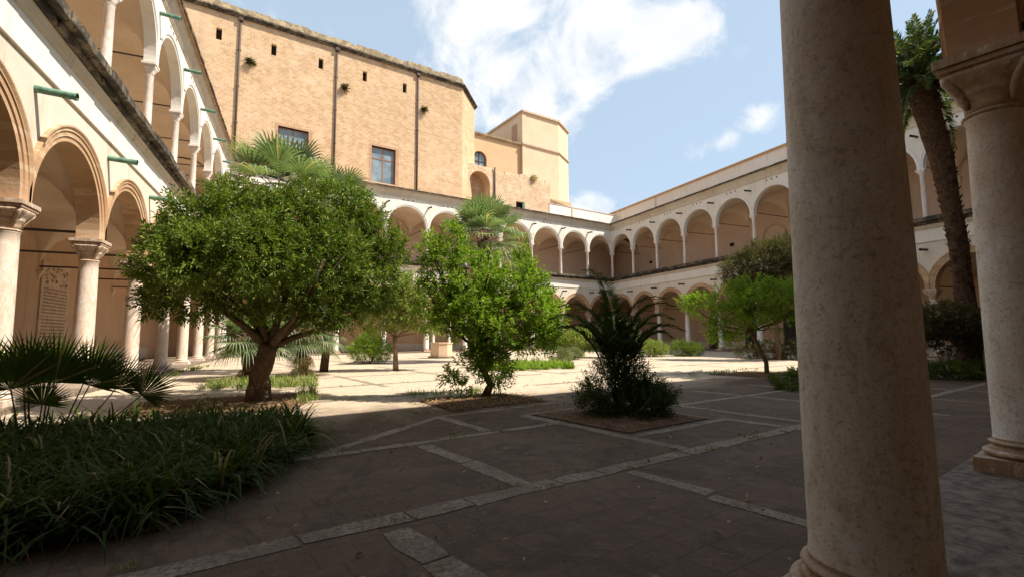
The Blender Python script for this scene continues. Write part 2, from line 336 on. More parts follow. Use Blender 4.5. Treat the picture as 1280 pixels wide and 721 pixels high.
# ------------------------------------------------------------------ ground and paving
g = MB(); g.add([(-600, -600, -.03), (600, -600, -.03), (600, 600, -.03), (-600, 600, -.03)], [(0, 1, 2, 3)]); struct('ground', g, M_EARTH)
rr = Vector((.979, .204)); qq = Vector((-.204, .979))
CNL = (-6.45, -.43); CFL = (-6.3, 49.5); CFR = (41.256, 58.092); CNR = (41.2, 10.7)
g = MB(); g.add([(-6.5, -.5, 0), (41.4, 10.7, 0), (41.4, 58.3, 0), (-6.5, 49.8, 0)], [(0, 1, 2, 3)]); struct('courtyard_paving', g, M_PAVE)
rng = random.Random(4)
strips = MB()
def strip(a, b, w=.24, gap=.0):
    a = Vector(a); b = Vector(b); d = (b-a); L = d.length; d.normalize(); n = Vector((-d.y, d.x)); t = 0
    while t < L-.05:
        l = min(rng.uniform(.55, 1.35), L-t)
        if rng.random() > gap:
            j = [rng.uniform(-.03, .03) for _ in range(4)]; k = [rng.uniform(0, .025) for _ in range(2)]
            p = [a+d*(t+.006+k[0])+n*(-w/2+j[0]), a+d*(t+l-.006)+n*(-w/2+j[1]), a+d*(t+l-.006-k[1])+n*(w/2+j[2]), a+d*(t+.006)+n*(w/2+j[3])]
            # ragged long sides
            m1 = a+d*(t+l*rng.uniform(.3, .7))+n*(-w/2+rng.uniform(-.02, .02)); m2 = a+d*(t+l*rng.uniform(.3, .7))+n*(w/2+rng.uniform(-.02, .02))
            strips.prism([tuple(p[0]), tuple(m1), tuple(p[1]), tuple(p[2]), tuple(m2), tuple(p[3])], -.01, .004+rng.uniform(0, .004))
        t += l
def rowpt(u, v): p = Vector((0, 4.42))+rr*u+qq*v; return (p.x, p.y)
strip((-3.5, 3.68), (9.2, 6.25), .25); strip((9.4, 6.3), (30, 10.6), .22, .15)
strip((-.6, 7.12), (4.55, 8.2), .20); strip((.35, 7.45), (2.75, 9.95), .2)
strip((2.33, 4.95), (1.78, 7.4), .24); strip((.80, 4.3), (1.35, 2.2), .28); strip((2.65, 9.95), (3.05, 8.0), .2)
strip((4.3, 9.35), (5.12, 5.55), .22); strip((5.05, 6.6), (7.7, 7.2), .2); strip((7.6, 7.3), (7.92, 6.1), .22)
strip((3.68, 4.95), (3.95, 3.9), .2); strip((3.82, 3.85), (4.1, 2.7), .2, .2); strip((7.45, 7.35), (6.85, 9.95), .18); strip((4.4, 9.35), (6.8, 9.95), .18)
strip((-2.0, 3.9), (-1.6, 1.5), .24); strip((2.75, 9.95), (5.9, 10.65), .16)
for u in (8.9, 11.9, 14.9, 17.9, 20.9, 24, 27, 30): strip(rowpt(u, -1.3), rowpt(u, 4.5), .2, .12)
for v, u0 in ((2.9, 8.9), (5.8, 8.5)): strip(rowpt(u0, v), rowpt(33, v), .2, .1)
for v in (8.8, 12.5, 16.5, 21, 26, 31, 36): strip(rowpt(-2, v), rowpt(36, v), .26, .1)
for u in (5.2, 9, 13.5, 18, 23, 28, 33): strip(rowpt(u, 9), rowpt(u, 38), .24, .15)
struct('paving_strip', strips, M_STRIP)

def soil_bed(poly, name='soil_bed', z=.016, mat=None):
    b = MB(); c = Vector((sum(p[0] for p in poly)/len(poly), sum(p[1] for p in poly)/len(poly))); n = len(poly); V = [(c.x, c.y, z+.05)]; Fc = []
    ring = []
    for i in range(n):
        a = Vector(poly[i]); d = Vector(poly[(i+1) % n])
        for k in range(6): ring.append(a.lerp(d, k/6))
    m = len(ring)
    for q, zz in ((1, z), (.8, z+.025), (.5, z+.045)):
        for p in ring: r_ = c+(p-c)*q; V.append((r_.x+rng.uniform(-.03, .03)*(q < 1), r_.y+rng.uniform(-.03, .03)*(q < 1), zz+rng.uniform(-.008, .012)*(q < 1)))
    for k in range(2):
        for i in range(m): j = (i+1) % m; Fc.append((1+k*m+i, 1+k*m+j, 1+(k+1)*m+j, 1+(k+1)*m+i))
    Fc += [(1+2*m+i, 1+2*m+(i+1) % m, 0) for i in range(m)]
    b.add(V, Fc, True); return struct(name, b, M_SOIL)
BED2 = [(5.08, 6.85), (7.38, 7.36), (6.78, 9.85), (4.5, 9.3)]
BEDM = [(3.15, 10.45), (5.8, 11.1), (5.35, 13.1), (2.85, 12.6)]
BED1 = [(-3.3, 12.6), (-.1, 12.1), (.25, 13.4), (0.0, 16.0), (-3.6, 15.4)]
BED3 = [(16.3, 13.6), (19.3, 14.2), (18.8, 16.3), (15.8, 15.7)]
BEDA = [(-6.0, 5.0), (-1.0, 5.1), (-.4, 6.1), (.3, 8.0), (.15, 9.6), (-1.2, 10.6), (-5.9, 10.4)]
for b_ in (BED2, BEDM, BED1, BED3, BEDA): soil_bed(b_)
def inside(poly, x, y):
    c = False; n = len(poly)
    for i in range(n):
        x0, y0 = poly[i]; x1, y1 = poly[(i+1) % n]
        if (y0 > y) != (y1 > y) and x < (x1-x0)*(y-y0)/(y1-y0)+x0: c = not c
    return c

# ------------------------------------------------------------------ foliage helpers (numpy)
def unit(a): return a/np.maximum(np.linalg.norm(a, axis=1, keepdims=True), 1e-9)
def leafquads(P, D, L, Wd, rg, fold=.25, droop=0., nbias=None):
    n = len(P); L = np.broadcast_to(L, n)*rg.uniform(.7, 1.25, n); Wd = np.broadcast_to(Wd, n)*rg.uniform(.75, 1.2, n)
    D = unit(D); r_ = rg.normal(size=(n, 3))
    if nbias is not None: S = np.cross(D, unit(r_*.55+np.array(nbias)))
    else: S = np.cross(D, r_)
    S = unit(S); Nn = np.cross(S, D)
    tip = P+D*L[:, None]-np.array([0, 0, 1.])*(L*droop)[:, None]; mid = P+D*(L*.45)[:, None]
    a = mid+S*(Wd/2)[:, None]+Nn*(Wd*fold)[:, None]; b = mid-S*(Wd/2)[:, None]+Nn*(Wd*fold)[:, None]
    V = np.stack([P, a, tip, b], 1).reshape(-1, 3); i = np.arange(n)*4
    Fc = np.concatenate([np.stack([i, i+1, i+2], 1), np.stack([i, i+2, i+3], 1)])
    return V, Fc
def sprigs(mb, C, D, k, L, Wd, slen, rg, spread=.8, droop=.1, nbias=(0, 0, 1)):
    n = len(C); D = unit(D); u = unit(np.cross(D, rg.normal(size=(n, 3)))); w = np.cross(D, u)
    t = (np.arange(k)+.5)/k; ph = np.arange(k)*2.4
    Pk = C[:, None]+D[:, None]*(t[None, :, None]*slen)
    ang = ph[None]+rg.uniform(0, 6.28, (n, 1))
    rad = u[:, None]*np.cos(ang)[..., None]+w[:, None]*np.sin(ang)[..., None]
    Dk = rad*spread+D[:, None]*(.45+.6*t[None, :, None])+rg.normal(size=(n, k, 3))*.18
    V, Fc = leafquads(Pk.reshape(-1, 3), Dk.reshape(-1, 3), L, Wd, rg, droop=droop, nbias=nbias); mb.raw(V, Fc)
def crown_pts(lobes, n, rg, lo=.5, hi=1.04, up=.35, gap=-.45):
    lobes = np.array(lobes, float); wgt = (lobes[:, 3]*lobes[:, 4])**1.0; idx = rg.choice(len(lobes), n, p=wgt/wgt.sum()); lb = lobes[idx]
    d = unit(rg.normal(size=(n, 3))); rf = rg.uniform(lo**3, hi**3, n)**(1/3)
    P = lb[:, :3]+d*rf[:, None]*np.stack([lb[:, 3], lb[:, 3], lb[:, 4]], 1)
    # thin out cells for gaps
    cell = np.sin(P[:, 0]*3.1+P[:, 2]*2.3+1.3)*np.sin(P[:, 1]*2.7-P[:, 2]*3.3)*np.sin(P[:, 2]*3.7+P[:, 0]*1.1)
    keep = cell > gap
    P = P[keep]; d = d[keep]
    return P, unit(d+np.array([0, 0, up])+rg.normal(size=d.shape)*.35)
def limbs(mb, base, lobes, r0, fork, rngp, r1=.03, seg=9, bend=.25, n_sub=2, spine=None, flare=1.25):
    base = Vector(base); fork = Vector(fork)
    sp = [base]+[Vector(p) for p in (spine or [])]+[fork]
    # smooth trunk
    pts = []
    for i in range(len(sp)-1):
        for k in range(4): pts.append(sp[i].lerp(sp[i+1], k/4)+Vector((rngp.uniform(-1, 1), rngp.uniform(-1, 1), 0))*r0*.12)
    pts.append(fork); m = len(pts)
    rad = [r0*(flare-(flare-.92)*min(1, i/(m*.4))) if i < m*.4 else r0*(.92-.1*(i/m)) for i in range(m)]
    mb.tube(pts, rad, seg+3, .07, rngp)
    for lb in lobes:
        c = Vector(lb[:3]); mid = fork.lerp(c, .45)+Vector((0, 0, -.12*(c-fork).length)); mid += Vector((rngp.uniform(-1, 1), rngp.uniform(-1, 1), rngp.uniform(-.5, .5)))*bend*.5
        q = [fork+Vector((0, 0, -.1)), fork.lerp(mid, .5), mid, mid.lerp(c, .5)+Vector((rngp.uniform(-1, 1), rngp.uniform(-1, 1), 0))*bend*.3, c]
        rb = r0*rngp.uniform(.34, .5); mb.tube(q, [rb, rb*.85, rb*.6, rb*.4, r1], 7, .06, rngp)
        for _ in range(n_sub):
            s_ = mid.lerp(c, rngp.uniform(0, .7)); e_ = c+Vector((rngp.uniform(-1, 1), rngp.uniform(-1, 1), rngp.uniform(-.6, .8)))*lb[3]*.75
            mb.tube([s_, s_.lerp(e_, .5)+Vector((0, 0, -.05)), e_], [rb*.35, rb*.22, .008], 5, 0, None)
def fan_leaf(mb, pm, P0, P1, rad, rg, nseg=34, spread=2.0, cup=.25, droop=.25, up=None, pr=.012, wf=1.0, split=.45):
    P0 = np.array(P0, float); P1 = np.array(P1, float); a = P1-P0; a /= np.linalg.norm(a)
    upv = np.array(up if up is not None else (0, 0, 1.)); s = np.cross(a, upv); s /= max(np.linalg.norm(s), 1e-6); nn = np.cross(s, a)
    if pm is not None: pm.tube([tuple(P0), tuple((P0+P1)/2+nn*.04), tuple(P1)], [pr*1.5, pr, pr*.8], 4)
    th = np.linspace(-spread, spread, nseg); V = []; Fc = []
    for t in th:
        t2 = t+rg.uniform(-.02, .02); d = a*math.cos(t2)+s*math.sin(t2)+nn*(cup*(1-abs(math.cos(t2/1.5)))); d /= np.linalg.norm(d)
        L = rad*(1-.28*(abs(t)/spread)**2)*rg.uniform(.9, 1.05); w = wf*rad*spread/nseg*split*1.05; sd_ = np.cross(d, nn); sd_ /= np.linalg.norm(sd_)
        p1 = P1+d*L*split; p2 = P1+d*L*.78-np.array([0, 0, droop*.25*L]); p3 = P1+d*L-np.array([0, 0, droop*L*rg.uniform(.6, 1.2)])
        o = len(V); fz = nn*w*.35
        V += [P1, p1+sd_*w, p1-fz, p1-sd_*w, p2+sd_*w*.5, p2-sd_*w*.5, p3]
        Fc += [(o, o+2, o+1), (o, o+3, o+2), (o+1, o+2, o+4), (o+2, o+3, o+5), (o+2, o+5, o+4), (o+4, o+5, o+6)]
    mb.raw(np.array(V), np.array(Fc))
def feather_frond(mb, P0, dirv, L, rg, curve=.6, nl=46, ll=.38, lw=.03, sm=None, twist=0, start=.12, bendv=None, sr=1, late=False):
    P = np.array(P0, float); d = np.array(dirv, float); d /= np.linalg.norm(d); pts = []; dirs = []; n = 14; stepl = L/n
    for i in range(n+1):
        pts.append(P.copy()); dirs.append(d.copy()); P = P+d*stepl; d = d-np.array([0, 0, 1.])*curve/n*((.4+1.2*i/n) if not late else 3.2*(i/n)**2.2)
        if late and i > n*.35: d = d+np.array([dirv[0], dirv[1], 0])/max(.05, math.hypot(dirv[0], dirv[1]))*(1.0/n)
        if bendv is not None: d = d+np.array(bendv)/n
        d /= np.linalg.norm(d)
    if sm is not None: sm.tube([tuple(p) for p in pts[::2]], [.028*sr*(1-.85*i/(len(pts[::2])-1))*L/3+.003 for i in range(len(pts[::2]))], 4)
    pts = np.array(pts); dirs = np.array(dirs); t = np.linspace(start, .995, nl); ii = t*n; i0 = np.minimum(ii.astype(int), n-1); fr = (ii-i0)[:, None]
    B = pts[i0]*(1-fr)+pts[i0+1]*fr; Dd = dirs[i0]; side = np.cross(Dd, np.array([0, 0, 1.])); side = unit(side+1e-6); nn = np.cross(side, Dd)
    env = ll*np.sin(np.clip(t*1.02, 0, 1)*math.pi*.86+.38)*1.0; env = np.maximum(env, ll*.25)
    for sg in (-1, 1):
        D2 = Dd*.75+side*sg*.85+nn*.28+rg.normal(size=Dd.shape)*.07
        V, Fc = leafquads(B, D2, env, lw, rg, fold=.3, droop=.12, nbias=nn.mean(0)); mb.raw(V, Fc)
def litter(poly, n, seed, size=.07):
    rg = np.random.default_rng(seed); xs = [p[0] for p in poly]; ys = [p[1] for p in poly]; P = []
    while len(P) < n:
        x, y = rg.uniform(min(xs)-.25, max(xs)+.25), rg.uniform(min(ys)-.25, max(ys)+.25)
        if inside(poly, x, y) or rg.random() < .15: P.append((x, y, .03+rg.uniform(0, .05) if inside(poly, x, y) else .012))
    P = np.array(P); D = unit(np.stack([rg.normal(size=n), rg.normal(size=n), rg.normal(size=n)*.2], 1)); V, Fc = leafquads(P, D, size, size*.45, rg, nbias=(0, 0, 3)); m = MB(); m.raw(V, Fc); return m

# ------------------------------------------------------------------ cloister parts
AB1, FL2, AB2, RF = 4.81, 9.87, 13.53, 17.55
ST = .12        # stylobate top
def sq_loft(prof, seg=48):
    # prof: (half size, z, exponent) superellipse loft
    v = []; f = []
    for h, z, e in prof:
        for k in range(seg):
            a = 2*math.pi*k/seg+math.pi/4; c, s = math.cos(a), math.sin(a)
            v.append((h*math.copysign(abs(c)**(2/e), c), h*math.copysign(abs(s)**(2/e), s), z))
    n = len(prof)
    for i in range(n-1):
        for k in range(seg): j = (k+1) % seg; f.append((i*seg+k, i*seg+j, (i+1)*seg+j, (i+1)*seg+k))
    f += [tuple(range(seg-1, -1, -1)), tuple(range((n-1)*seg, n*seg))]
    return v, f
def torus_prof(r, z, h, b, n=7): return [(r+b*math.sin(math.pi*i/(n-1)), z+h*i/(n-1)) for i in range(n)]
def low_meshes():
    b = MB(); b.box(-.40, .40, -.40, .40, ST, .27)
    b.lathe([(.32, .27)]+torus_prof(.325, .272, .085, .06)+[(.33, .358), (.31, .362), (.298, .375), (.302, .39)]+torus_prof(.292, .392, .055, .035)+[(.293, .45), (.285, .47)], 40)
    s = MB(); pr = [(.290, .468), (.284, .50)]
    for i in range(1, 15): t = i/14; pr.append((.284-.036*t**1.6, .5+3.56*t))
    pr += [(.262, 4.075), (.262, 4.10)]
    s.lathe(pr, 48)
    c = MB(); c.lathe(torus_prof(.255, 4.10, .055, .03), 40)
    v, f = sq_loft([(.248, 4.155, 2), (.25, 4.24, 2), (.262, 4.30, 2.05), (.30, 4.36, 2.3), (.305, 4.375, 2.3), (.295, 4.385, 2.3), (.33, 4.45, 2.9), (.375, 4.53, 4), (.395, 4.58, 6), (.395, 4.61, 8)])
    c.add(v, f, True)
    for (h, a, d) in ((.36, 4.612, 4.65), (.40, 4.65, 4.70), (.375, 4.70, 4.715), (.43, 4.715, AB1)): c.box(-h, h, -h, h, a, d)
    for sx in (-1, 1):            # curled corner leaves
        for sy in (-1, 1):
            pts = [(sx*.19, sy*.19, 4.2), (sx*.215, sy*.215, 4.34), (sx*.27, sy*.27, 4.46), (sx*.335, sy*.335, 4.555), (sx*.345, sy*.345, 4.60)]
            c.tube(pts, [.02, .05, .055, .05, .03], 8)
    return b.mesh('column_base', M_CAP), s.mesh('column', M_MARBLE), c.mesh('capital', M_CAP)
def up_meshes():
    z0 = FL2
    b = MB(); b.box(-.24, .24, -.19, .19, z0, z0+.09); b.lathe([(.20, z0+.09)]+torus_prof(.19, z0+.092, .06, .035)+[(.19, z0+.155), (.185, z0+.19)]+torus_prof(.175, z0+.192, .04, .02)+[(.17, z0+.25)], 24)
    s = MB(); s.lathe([(.168, z0+.25), (.165, z0+.3), (.163, z0+1.4), (.148, z0+3.05), (.158, z0+3.07), (.158, z0+3.1)], 28)
    c = MB(); c.lathe(torus_prof(.152, z0+3.1, .04, .02), 24)
    v, f = sq_loft([(.148, z0+3.14, 2), (.15, z0+3.22, 2), (.19, z0+3.30, 2.4), (.19, z0+3.31, 2.4), (.24, z0+3.42, 4), (.26, z0+3.49, 7)], 32); c.add(v, f, True)
    c.box(-.27, .27, -.24, .24, z0+3.492, z0+3.56); c.box(-.30, .30, -.27, .27, z0+3.56, AB2)
    return b.mesh('column_base', M_WCOL), s.mesh('column', M_WCOL), c.mesh('capital', M_WCOL)
LM = low_meshes(); UM = up_meshes()
LMP = (LM[0].copy(), LM[1].copy(), LM[2]); LMP[1].materials[0] = M_MARBLEP; LMP[0].materials[0] = M_MARBLEP
def arch_ring(cx, s, R_, zs, z0, prof, nseg=36):
    """prof: list of (dr, y) closed; swept round the semicircle, clipped to the bay."""
    fr = []
    hs = s/2-.001
    def mk(dx, dz, base):
        def g_(dr, y): 
            r_ = R_+dr
            if base is not None: x = base*min(r_, hs); return (cx+x, y, z0)
            x = dx*r_; return (cx+max(-hs, min(hs, x)), y, zs+dz*r_)
        return g_
    fr.append(mk(0, 0, 1))
    for k in range(nseg+1): a = math.pi*k/nseg; fr.append(mk(math.cos(a), math.sin(a), None))
    fr.append(mk(0, 0, -1))
    m = MB(); m.sweep(fr, prof); return m
def wall_over(cx, s, Rw, zs, ztop, y0, y1, m, nseg=40):
    xs = []; 
    for k in range(nseg+1):
        a = math.pi*k/nseg; x = -Rw*math.cos(a)
        if abs(x) < s/2: xs.append((x, zs+Rw*math.sin(a)))
    h = math.sqrt(max(0, Rw*Rw-(s/2)**2)) if Rw > s/2 else 0
    xs = [(-s/2, zs+h)]+xs+[(s/2, zs+h)]
    if Rw < s/2: xs = [(-s/2, zs), (-Rw, zs)]+xs[1:-1]+[(Rw, zs), (s/2, zs)]
    v = []
    for x, z in xs: v += [(cx+x, y0, z), (cx+x, y0, ztop), (cx+x, y1, z), (cx+x, y1, ztop)]
    f = []
    for i in range(len(xs)-1):
        if xs[i+1][0]-xs[i][0] < 1e-6: continue
        a = 4*i; b = a+4; f += [(a, b, b+1, a+1), (a+2, a+3, b+3, b+2), (a+1, b+1, b+3, a+3), (a, a+2, b+2, b)]
    m.add(v, f)
def groin(m, x0, x1, y0, y1, zs, n=14, rise=None):
    V = []; Fc = []; cx, cy = (x0+x1)/2, (y0+y1)/2; hx, hy = (x1-x0)/2, (y1-y0)/2; rise = rise or hx
    for j in range(n+1):
        for i in range(n+1):
            u = -math.cos(math.pi*i/n); v = -math.cos(math.pi*j/n); z = zs+rise*max(math.sqrt(max(0, 1-u*u)), math.sqrt(max(0, 1-v*v))); V.append((cx+u*hx, cy+v*hy, z))
    for j in range(n):
        for i in range(n): a = j*(n+1)+i; Fc.append((a, a+n+1, a+n+2, a+1))
    m.add(V, Fc, True)
PROF_LOW = [(.45, .30), (0, .30), (0, -.30), (.13, -.30), (.145, -.335), (.17, -.33), (.28, -.335), (.29, -.365), (.33, -.36), (.40, -.40), (.45, -.40), (.45, -.25)]
PROF_UP = [(.20, .22), (0, .22), (0, -.23), (.10, -.23), (.105, -.25), (.15, -.25), (.155, -.275), (.22, -.275), (.22, -.15)]

def wing(label, origin, e, xs, deep=5.0, spout=M_IRON, attic=False, colm=None, doors=(), near=False, vent_from=0, corners=False):
    rz = math.atan2(e[1], e[0]); t = thing('cloister_wing', label, 'cloister wing', (origin[0], origin[1], 0), rz)
    L0, L1 = xs[0], xs[-1]; colm = colm or LM
    xl = xr_ = 5.4 if corners else .3; zz_ = .012 if corners else 0
    # stylobate and gallery floors
    m = MB(); x = L0-.5
    while x < L1+.4: 
        w = min(1.6+.4*math.sin(x*7), L1+.5-x); m.box(x+.005, x+w-.005, -.56, .5, -.05, ST); x += w
    m.build('stylobate', M_STYL, t, bevel=.012)
    m = MB(); m.box(L0-xl+.1, L1+xr_-.1, .5, deep, -.05, ST-.01-zz_); m.build('gallery_floor', M_STYL, t)
    m = MB(); m.box(L0-xl+.1, L1+xr_-.1, .33, deep, 9.55+zz_, FL2-.02-zz_); m.build('upper_floor', M_CORN, t)
    # walls
    m = MB(); lw = MB(); up = MB()
    for i in range(len(xs)-1):
        s = xs[i+1]-xs[i]; cx = (xs[i]+xs[i+1])/2; R_ = s/2-.30
        wall_over(cx, s, R_+.25, AB1+.12, 8.14, -.28, .28, m)
        arch_ring(cx, s, R_, AB1+.12, AB1, PROF_LOW).build('arch', M_ARCH, t)
        R2 = s/2-.2
        wall_over(cx, s, R2+.12, AB2+.12, 16.72, -.2, .2, up)
        arch_ring(cx, s, R2, AB2+.12, AB2, PROF_UP).build('upper_arch', M_WHITE, t)
        # tie rods
        rd = MB(); rd.box(xs[i]-.02, xs[i]+.02, .22, deep, 5.02, 5.10); rd.build('tie_rod', M_IRON, t)
        rd = MB(); rd.box(xs[i]-.02, xs[i]+.02, .18, deep, 13.78, 13.84); rd.build('tie_rod', M_IRON, t)
        if i >= vent_from:
            for dx in (-.55, 0, .55):
                h = MB(); h.box(cx+dx-.07, cx+dx+.07, -.206, -.15, 16.44, 16.58); h.build('beam_hole', M_DARK, t)  # dark box proud of the wall; the hole's shade is its colour
    m.build('arcade_wall', M_CREAM, t); up.build('upper_wall', M_UPPER, t)
    # small keyed wall strips, mouldings, ledge
    b = MB(); b.box(L0-.28, L1+.28, -.30, .28, 8.20, 9.05); b.build('smooth_band', M_WHITE, t)
    b = MB(); b.extr_x([(-.27, 8.13), (-.33, 8.13), (-.345, 8.16), (-.33, 8.198), (-.27, 8.198)], L0-.3, L1+.3); b.build('string_course', M_CORN, t)
    b = MB(); b.extr_x([(.28, 9.052), (-.33, 9.052), (-.345, 9.12), (-.38, 9.14), (-.40, 9.24), (-.45, 9.34), (-.45, 9.37), (.28, 9.37)], L0-.35, L1+.35); b.build('lower_cornice', M_CORN, t)
    b = MB(); rg_ = random.Random(len(label)); x = L0-.4
    while x < L1+.4:
        w = min(rg_.uniform(.9, 1.7), L1+.45-x); d = rg_.uniform(-.02, .03); b.box(x+.004, x+w-.004, -.80+d, .32, 9.60+rg_.uniform(-.01, .02), FL2+.03-rg_.uniform(0, .012)); b.box(x+.004, x+w-.004, -.56+d, -.30, 9.40+rg_.uniform(-.02, .02), 9.585); x += w
    b.build('ledge', M_SLATE, t, bevel=.02)
    b = MB(); b.extr_x([(.2, 16.722), (-.24, 16.722), (-.255, 16.80), (-.29, 16.82), (-.31, 17.0), (-.37, 17.16), (-.46, 17.28), (-.47, 17.36), (-.50, 17.38), (-.52, RF), (.2, RF)], L0-.35, L1+.35); b.build('upper_cornice', M_CORN, t)
    b = MB(); b.extr_x([(-.66, RF+.003), (-.68, RF+.06), (-.64, RF+.13), (.6, RF+.36), (deep+.5, RF+.62), (deep+.5, RF+.003+zz_)], L0-(.5 if xl < 1 else xl+.3), L1+(.5 if xr_ < 1 else xr_+.3)); b.build('roof', M_TILE, t)
    b = MB(); x = L0-.45
    while x < L1+.4:
        w = min(rg_.uniform(.5, .9), L1+.5-x); d = rg_.uniform(-.015, .02); b.box(x+.003, x+w-.003, -.74+d, -.655, RF-.02+rg_.uniform(-.01, .01), RF+.12+rg_.uniform(-.01, .015)); x += w
    b.build('eaves_edge', M_SLATE, t)
    # back wall
    bm = MB(); bm.box(L0-6.8, L1+6.8, deep, deep+.35, -.05, 9.6); bm.build('gallery_back_wall', M_BACK, t)
    bm = MB(); bm.box(L0-6.8, L1+6.8, deep, deep+.35, 9.602, RF+.2); bm.build('upper_back_wall', M_BACKU, t)
    sk = MB(); sk.box(L0+.3, L1-.3, deep-.02, deep-.001, ST-.01, .95); sk.build('wall_base', M_CORN, t)
    v1 = MB(); v2 = MB(); cb = MB()
    for i in range(len(xs)-1):
        groin(v1, xs[i], xs[i+1], .27, deep+.01, AB1+.02, rise=(xs[i+1]-xs[i])/2-.1); groin(v2, xs[i], xs[i+1], .19, deep+.01, AB2+.02, rise=(xs[i+1]-xs[i])/2-.1)
    if corners:
        for (a_, b_) in ((L0-4.9, L0), (L1, L1+4.9)): groin(v1, a_, b_, .27, deep+.01, AB1+.02, rise=2.3); groin(v2, a_, b_, .19, deep+.01, AB2+.02, rise=2.3)
    v1.build('vault', M_VAULT, t); v2.build('upper_vault', M_VAULT, t)
    for x in xs:
        for zz in (AB1, AB2):
            v, f = sq_loft([(.03, zz-.42, 2), (.08, zz-.3, 2), (.14, zz-.12, 3), (.18, zz-.05, 6), (.18, zz+.03, 6)], 16)
            k = MB(); k.add([(a+x, min(b_+deep, deep-.002), c_) for a, b_, c_ in v], f); k.build('corbel', M_VAULT, t)
    # columns
    for j, x in enumerate(xs):
        for Ms in (colm, UM):
            for q, nm in ((1, 'column'),):
                s_ = link(nm, Ms[1], t, (x, 0, 0), rz=(j*1.3) % 6.28)
                b_ = link('column_base', Ms[0], s_); b_.rotation_euler = (0, 0, -((j*1.3) % 6.28))
                c_ = link('capital', Ms[2], s_); c_.rotation_euler = (0, 0, -((j*1.3) % 6.28))
    # spouts
    for x in xs[1:-1]:
        for z, y0 in ((7.63, -.27), (15.98, -.19)):
            sp = MB(); sp.tube([(x, y0, z), (x, y0-.80, z-.05)], .088, 12, caps=False); sp.tube([(x, y0-.04, z), (x, y0-.80, z-.052)], .072, 12, caps=False)
            sp.tube([(x, y0-.76, z-.048), (x, y0-.82, z-.051)], .098, 12, caps=False); sp.tube([(x, y0-.02, z-.003), (x, y0-.5, z-.03)], .071, 10); sp.build('water_spout', spout, t)
    for (dx0, dx1, z1, kind) in doors:
        fr = MB(); yy = deep
        fr.box(dx0-.22, dx0, yy-.10, yy, ST, z1+.22); fr.box(dx1, dx1+.22, yy-.10, yy, ST, z1+.22); fr.box(dx0, dx1, yy-.10, yy, z1, z1+.22); fr.box(dx0-.34, dx1+.34, yy-.2, yy, z1+.222, z1+.36)
        p = fr.build('doorway', M_CAP, t, bevel=.01)
        d = MB(); d.box(dx0, dx1, yy-.04, yy-.003, ST, z1); d.build('door', M_DOOR, p)
    return t

PITCHL = 4.97
FDIR = (math.sin(R(79.729)), math.cos(R(79.729)))
wl = wing('sunlit left cloister wing with green copper spouts and pinkish marble columns', (-6.3, 0), (0, 1), [PITCHL*i for i in range(10)]+[49.5], spout=M_COPPER, colm=LMP)
FX = 48.06
wf = wing('far cloister wing below the tall brick church, facing the camera', (CFR[0]-FDIR[0]*FX, CFR[1]-FDIR[1]*FX), FDIR, [FX-4.806*i for i in range(10, -1, -1)], colm=LM, corners=True)
wr = wing('shaded right cloister wing with a raised attic wall on its roof', CFR, (0, -1), [4.804*i for i in range(10)]+[47.45],
          doors=[(12.7, 14.4, 3.6, 0), (18.0, 19.6, 3.6, 0), (22.8, 24.4, 3.6, 0)])
e_n = (-.9735, -.2288)
xn = [0]+[34.8/7*i for i in range(1, 8)]+[39.52, 44.25, 48.97]
wnn = wing('near cloister wing whose big weathered columns frame the view', (CNR[0], CNR[1]), e_n, xn, near=True, corners=True)
# attic set back on the right wing
a = MB(); a.box(-6, 46, 3.0, 3.35, RF+.3, 20.5); ao = a.build('attic_wall', M_UPPER, wr)
a = MB(); a.box(-6.1, 46, 2.86, 3.45, 20.502, 20.62); a.extr_x([(2.75, 20.625), (2.75, 20.72), (6, 21.2), (6, 20.625)], -6.1, 46); a.build('attic_roof', M_ORANGE, wr)
a = MB(); a.box(28.1, 28.45, 2.93, 3.0, RF+.35, 20.4); a.box(6.0, 6.3, 2.93, 3.0, RF+.35, 20.4); a.build('attic_pilaster', M_CORN, wr)
# dark discs for openings high on gallery back walls, inner shade painted
def vents(w, xs_, z=12.2):
    for x in xs_:
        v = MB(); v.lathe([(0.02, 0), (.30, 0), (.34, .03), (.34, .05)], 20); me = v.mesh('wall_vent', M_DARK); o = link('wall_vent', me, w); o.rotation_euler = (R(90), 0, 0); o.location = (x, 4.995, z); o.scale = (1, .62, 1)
vents(wr, (2.4, 16.8, 31)); vents(wf, (35.5, 20.5))
# blind arch on the right wing's upper back wall
ba = arch_ring(22.4, 3.4, 1.3, 12.0, 10.0, [(0, 4.99), (0, 4.93), (.22, 4.93), (.22, 4.99)]); ba.build('blind_arch', M_ARCH, wr)

# low white parapet over the far corner
fo = Vector((CFR[0]-FDIR[0]*FX, CFR[1]-FDIR[1]*FX, 0)); FRZ = math.atan2(FDIR[1], FDIR[0])
def fl(x, y, z=0): c, s = math.cos(FRZ), math.sin(FRZ); return (fo.x+x*c-y*s, fo.y+x*s+y*c, z)
p = thing('parapet_wall', 'low whitewashed parapet wall above the far corner of the roof', 'wall', fl(38.3, 2, RF+.3), FRZ)
a = MB(); a.box(0, 12.9, 0, .3, -.2, 2.05); a.build('wall', M_WHITE, p); a = MB(); a.box(3.9, 4.2, -.06, 0, -.1, 2.05); a.build('buttress', M_CORN, p)
a = MB(); a.box(-.05, 13, -.06, .36, 2.052, 2.12); a.build('coping', M_CORN, p)
a = MB(); a.box(9.6, 12.4, 3.5, 6, -.2, 2.75); a.box(9.4, 12.6, 3.3, 6.2, 2.752, 2.9); o = a.build('chimney', M_TOWER, p)

